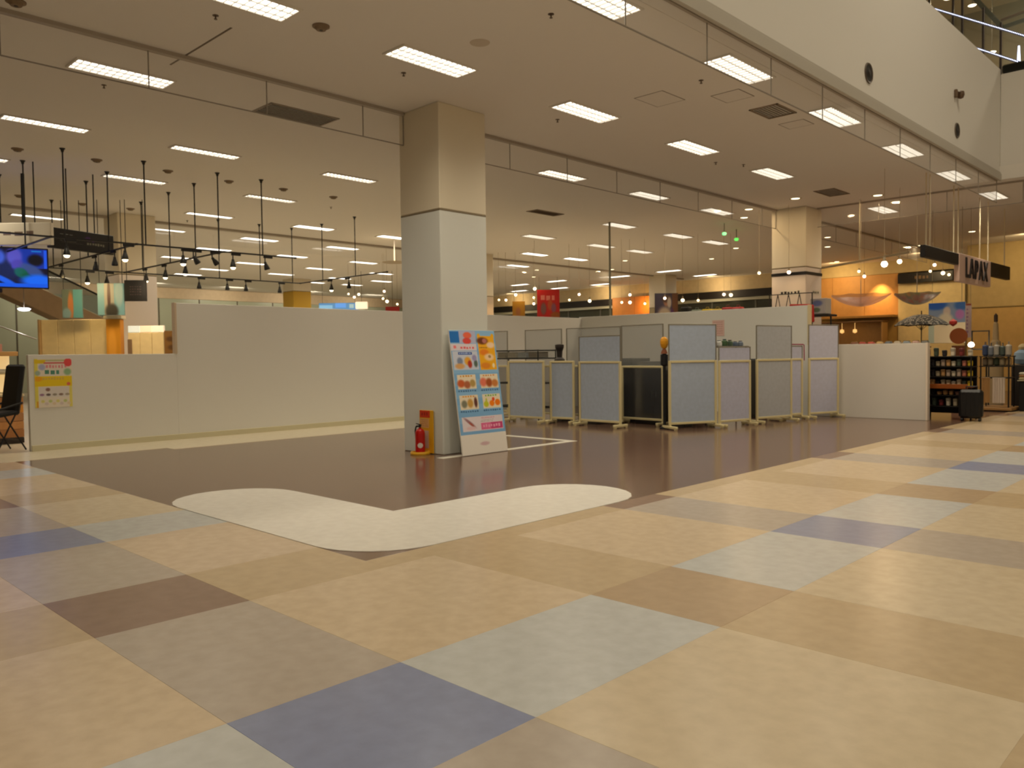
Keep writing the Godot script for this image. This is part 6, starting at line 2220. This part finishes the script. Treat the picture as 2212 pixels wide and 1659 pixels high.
	for z in [-8.1, -7.45, -7.2, -6.65, -6.2]:
		s2 = sb()
		slab(s2, Vector3(26.6, 8.0, z - 0.03), Vector3(26.66, minf(13.2, 10.8 + maxf(0.0, -6.25 - z) * 1.4), z + 0.03), 0.005)
		obj("post", s2, M(Color(0.20, 0.16, 0.14), 0.5), t2)
	s2 = sb()
	quad(s2, Vector3(26.7, 12.6, -8.4), Vector3(26.7, 12.6, -4.9), Vector3(26.7, 7.8, -4.9), Vector3(26.7, 7.8, -8.4), Vector3.LEFT)
	obj("glass", s2, pane(Color(0.6, 0.66, 0.6), 0.25), t2)
	# wall and soffit behind
	s2 = sb()
	slab(s2, Vector3(31, 5.6, -30), Vector3(31.3, 13.5, 10), 0.0)
	struct("wall_upper", s2, mottled(Color(0.60, 0.54, 0.42), 0.7, 0.3), "olive-tan wall at the back of the upper floor", "wall")
	s2 = sb()
	slab(s2, Vector3(21.6, 12.9, -30), Vector3(31, 13.5, 10), 0.0)
	struct("ceiling_soffit", s2, mottled(Color(0.68, 0.60, 0.46), 0.7, 0.3), "tan ceiling of the upper floor with small downlights", "ceiling")
	var pts := [Vector3(29.0, 12.9, -8.25), Vector3(29.2, 12.9, -7.5), Vector3(30.2, 12.9, -6.95)]
	for k in 3:
		var t := thing("downlight", "small oval-looking downlight of the upper floor, %s of three" % ["top left", "middle", "lower right"][k], "downlight", [Vector3(27.5, 12.25, -7.85), Vector3(28.2, 12.1, -7.35), Vector3(28.4, 10.6, -6.85)][k])
		var s := sb()
		lathe(s, Vector3.ZERO, [Vector2(0.0, -0.03), Vector2(0.09, -0.02), Vector2(0.12, 0.0)], 16)
		obj("lamp", s, glow(Color(1, 0.95, 0.8), 4.0), t)
		s = sb()
		rod(s, Vector3(0, 0.0, 0), Vector3(0, 12.9 - t.position.y, 0), 0.012)
		lathe(s, Vector3.ZERO, [Vector2(0.12, -0.003), Vector2(0.13, 0.01), Vector2(0.0, 0.03)], 16)
		obj("holder", s, M(Color(0.45, 0.42, 0.36), 0.5), t)
		area_light("upper_lamp", t.position - Vector3(0, 0.05, 0), Vector2(0.2, 0.2), 2.0, Color(1, 0.9, 0.7))
	for p in [Vector3(26, 12.8, -12), Vector3(26, 12.8, -3)]:
		area_light("upper_hall_lamp", p, Vector2(1.2, 1.2), 26.0, lamp_tint)
		var t := thing("upper_light_panel", "square light panel on the upper floor ceiling, %s" % ("over the escalator back" if p.z < -5 else "towards the hall"), "ceiling light", p + Vector3(0, 0.06, 0))
		var s := sb()
		cbox(s, Vector3(0, 0.02, 0), Vector3(1.3, 0.04, 1.3), 0.008)
		obj("frame", s, M(Color(0.8, 0.78, 0.74), 0.5), t)
		s = sb()
		cbox(s, Vector3(0, -0.008, 0), Vector3(1.2, 0.016, 1.2), 0.004)
		obj("diffuser", s, glow(Color(1, 0.92, 0.8), 2.0), t)
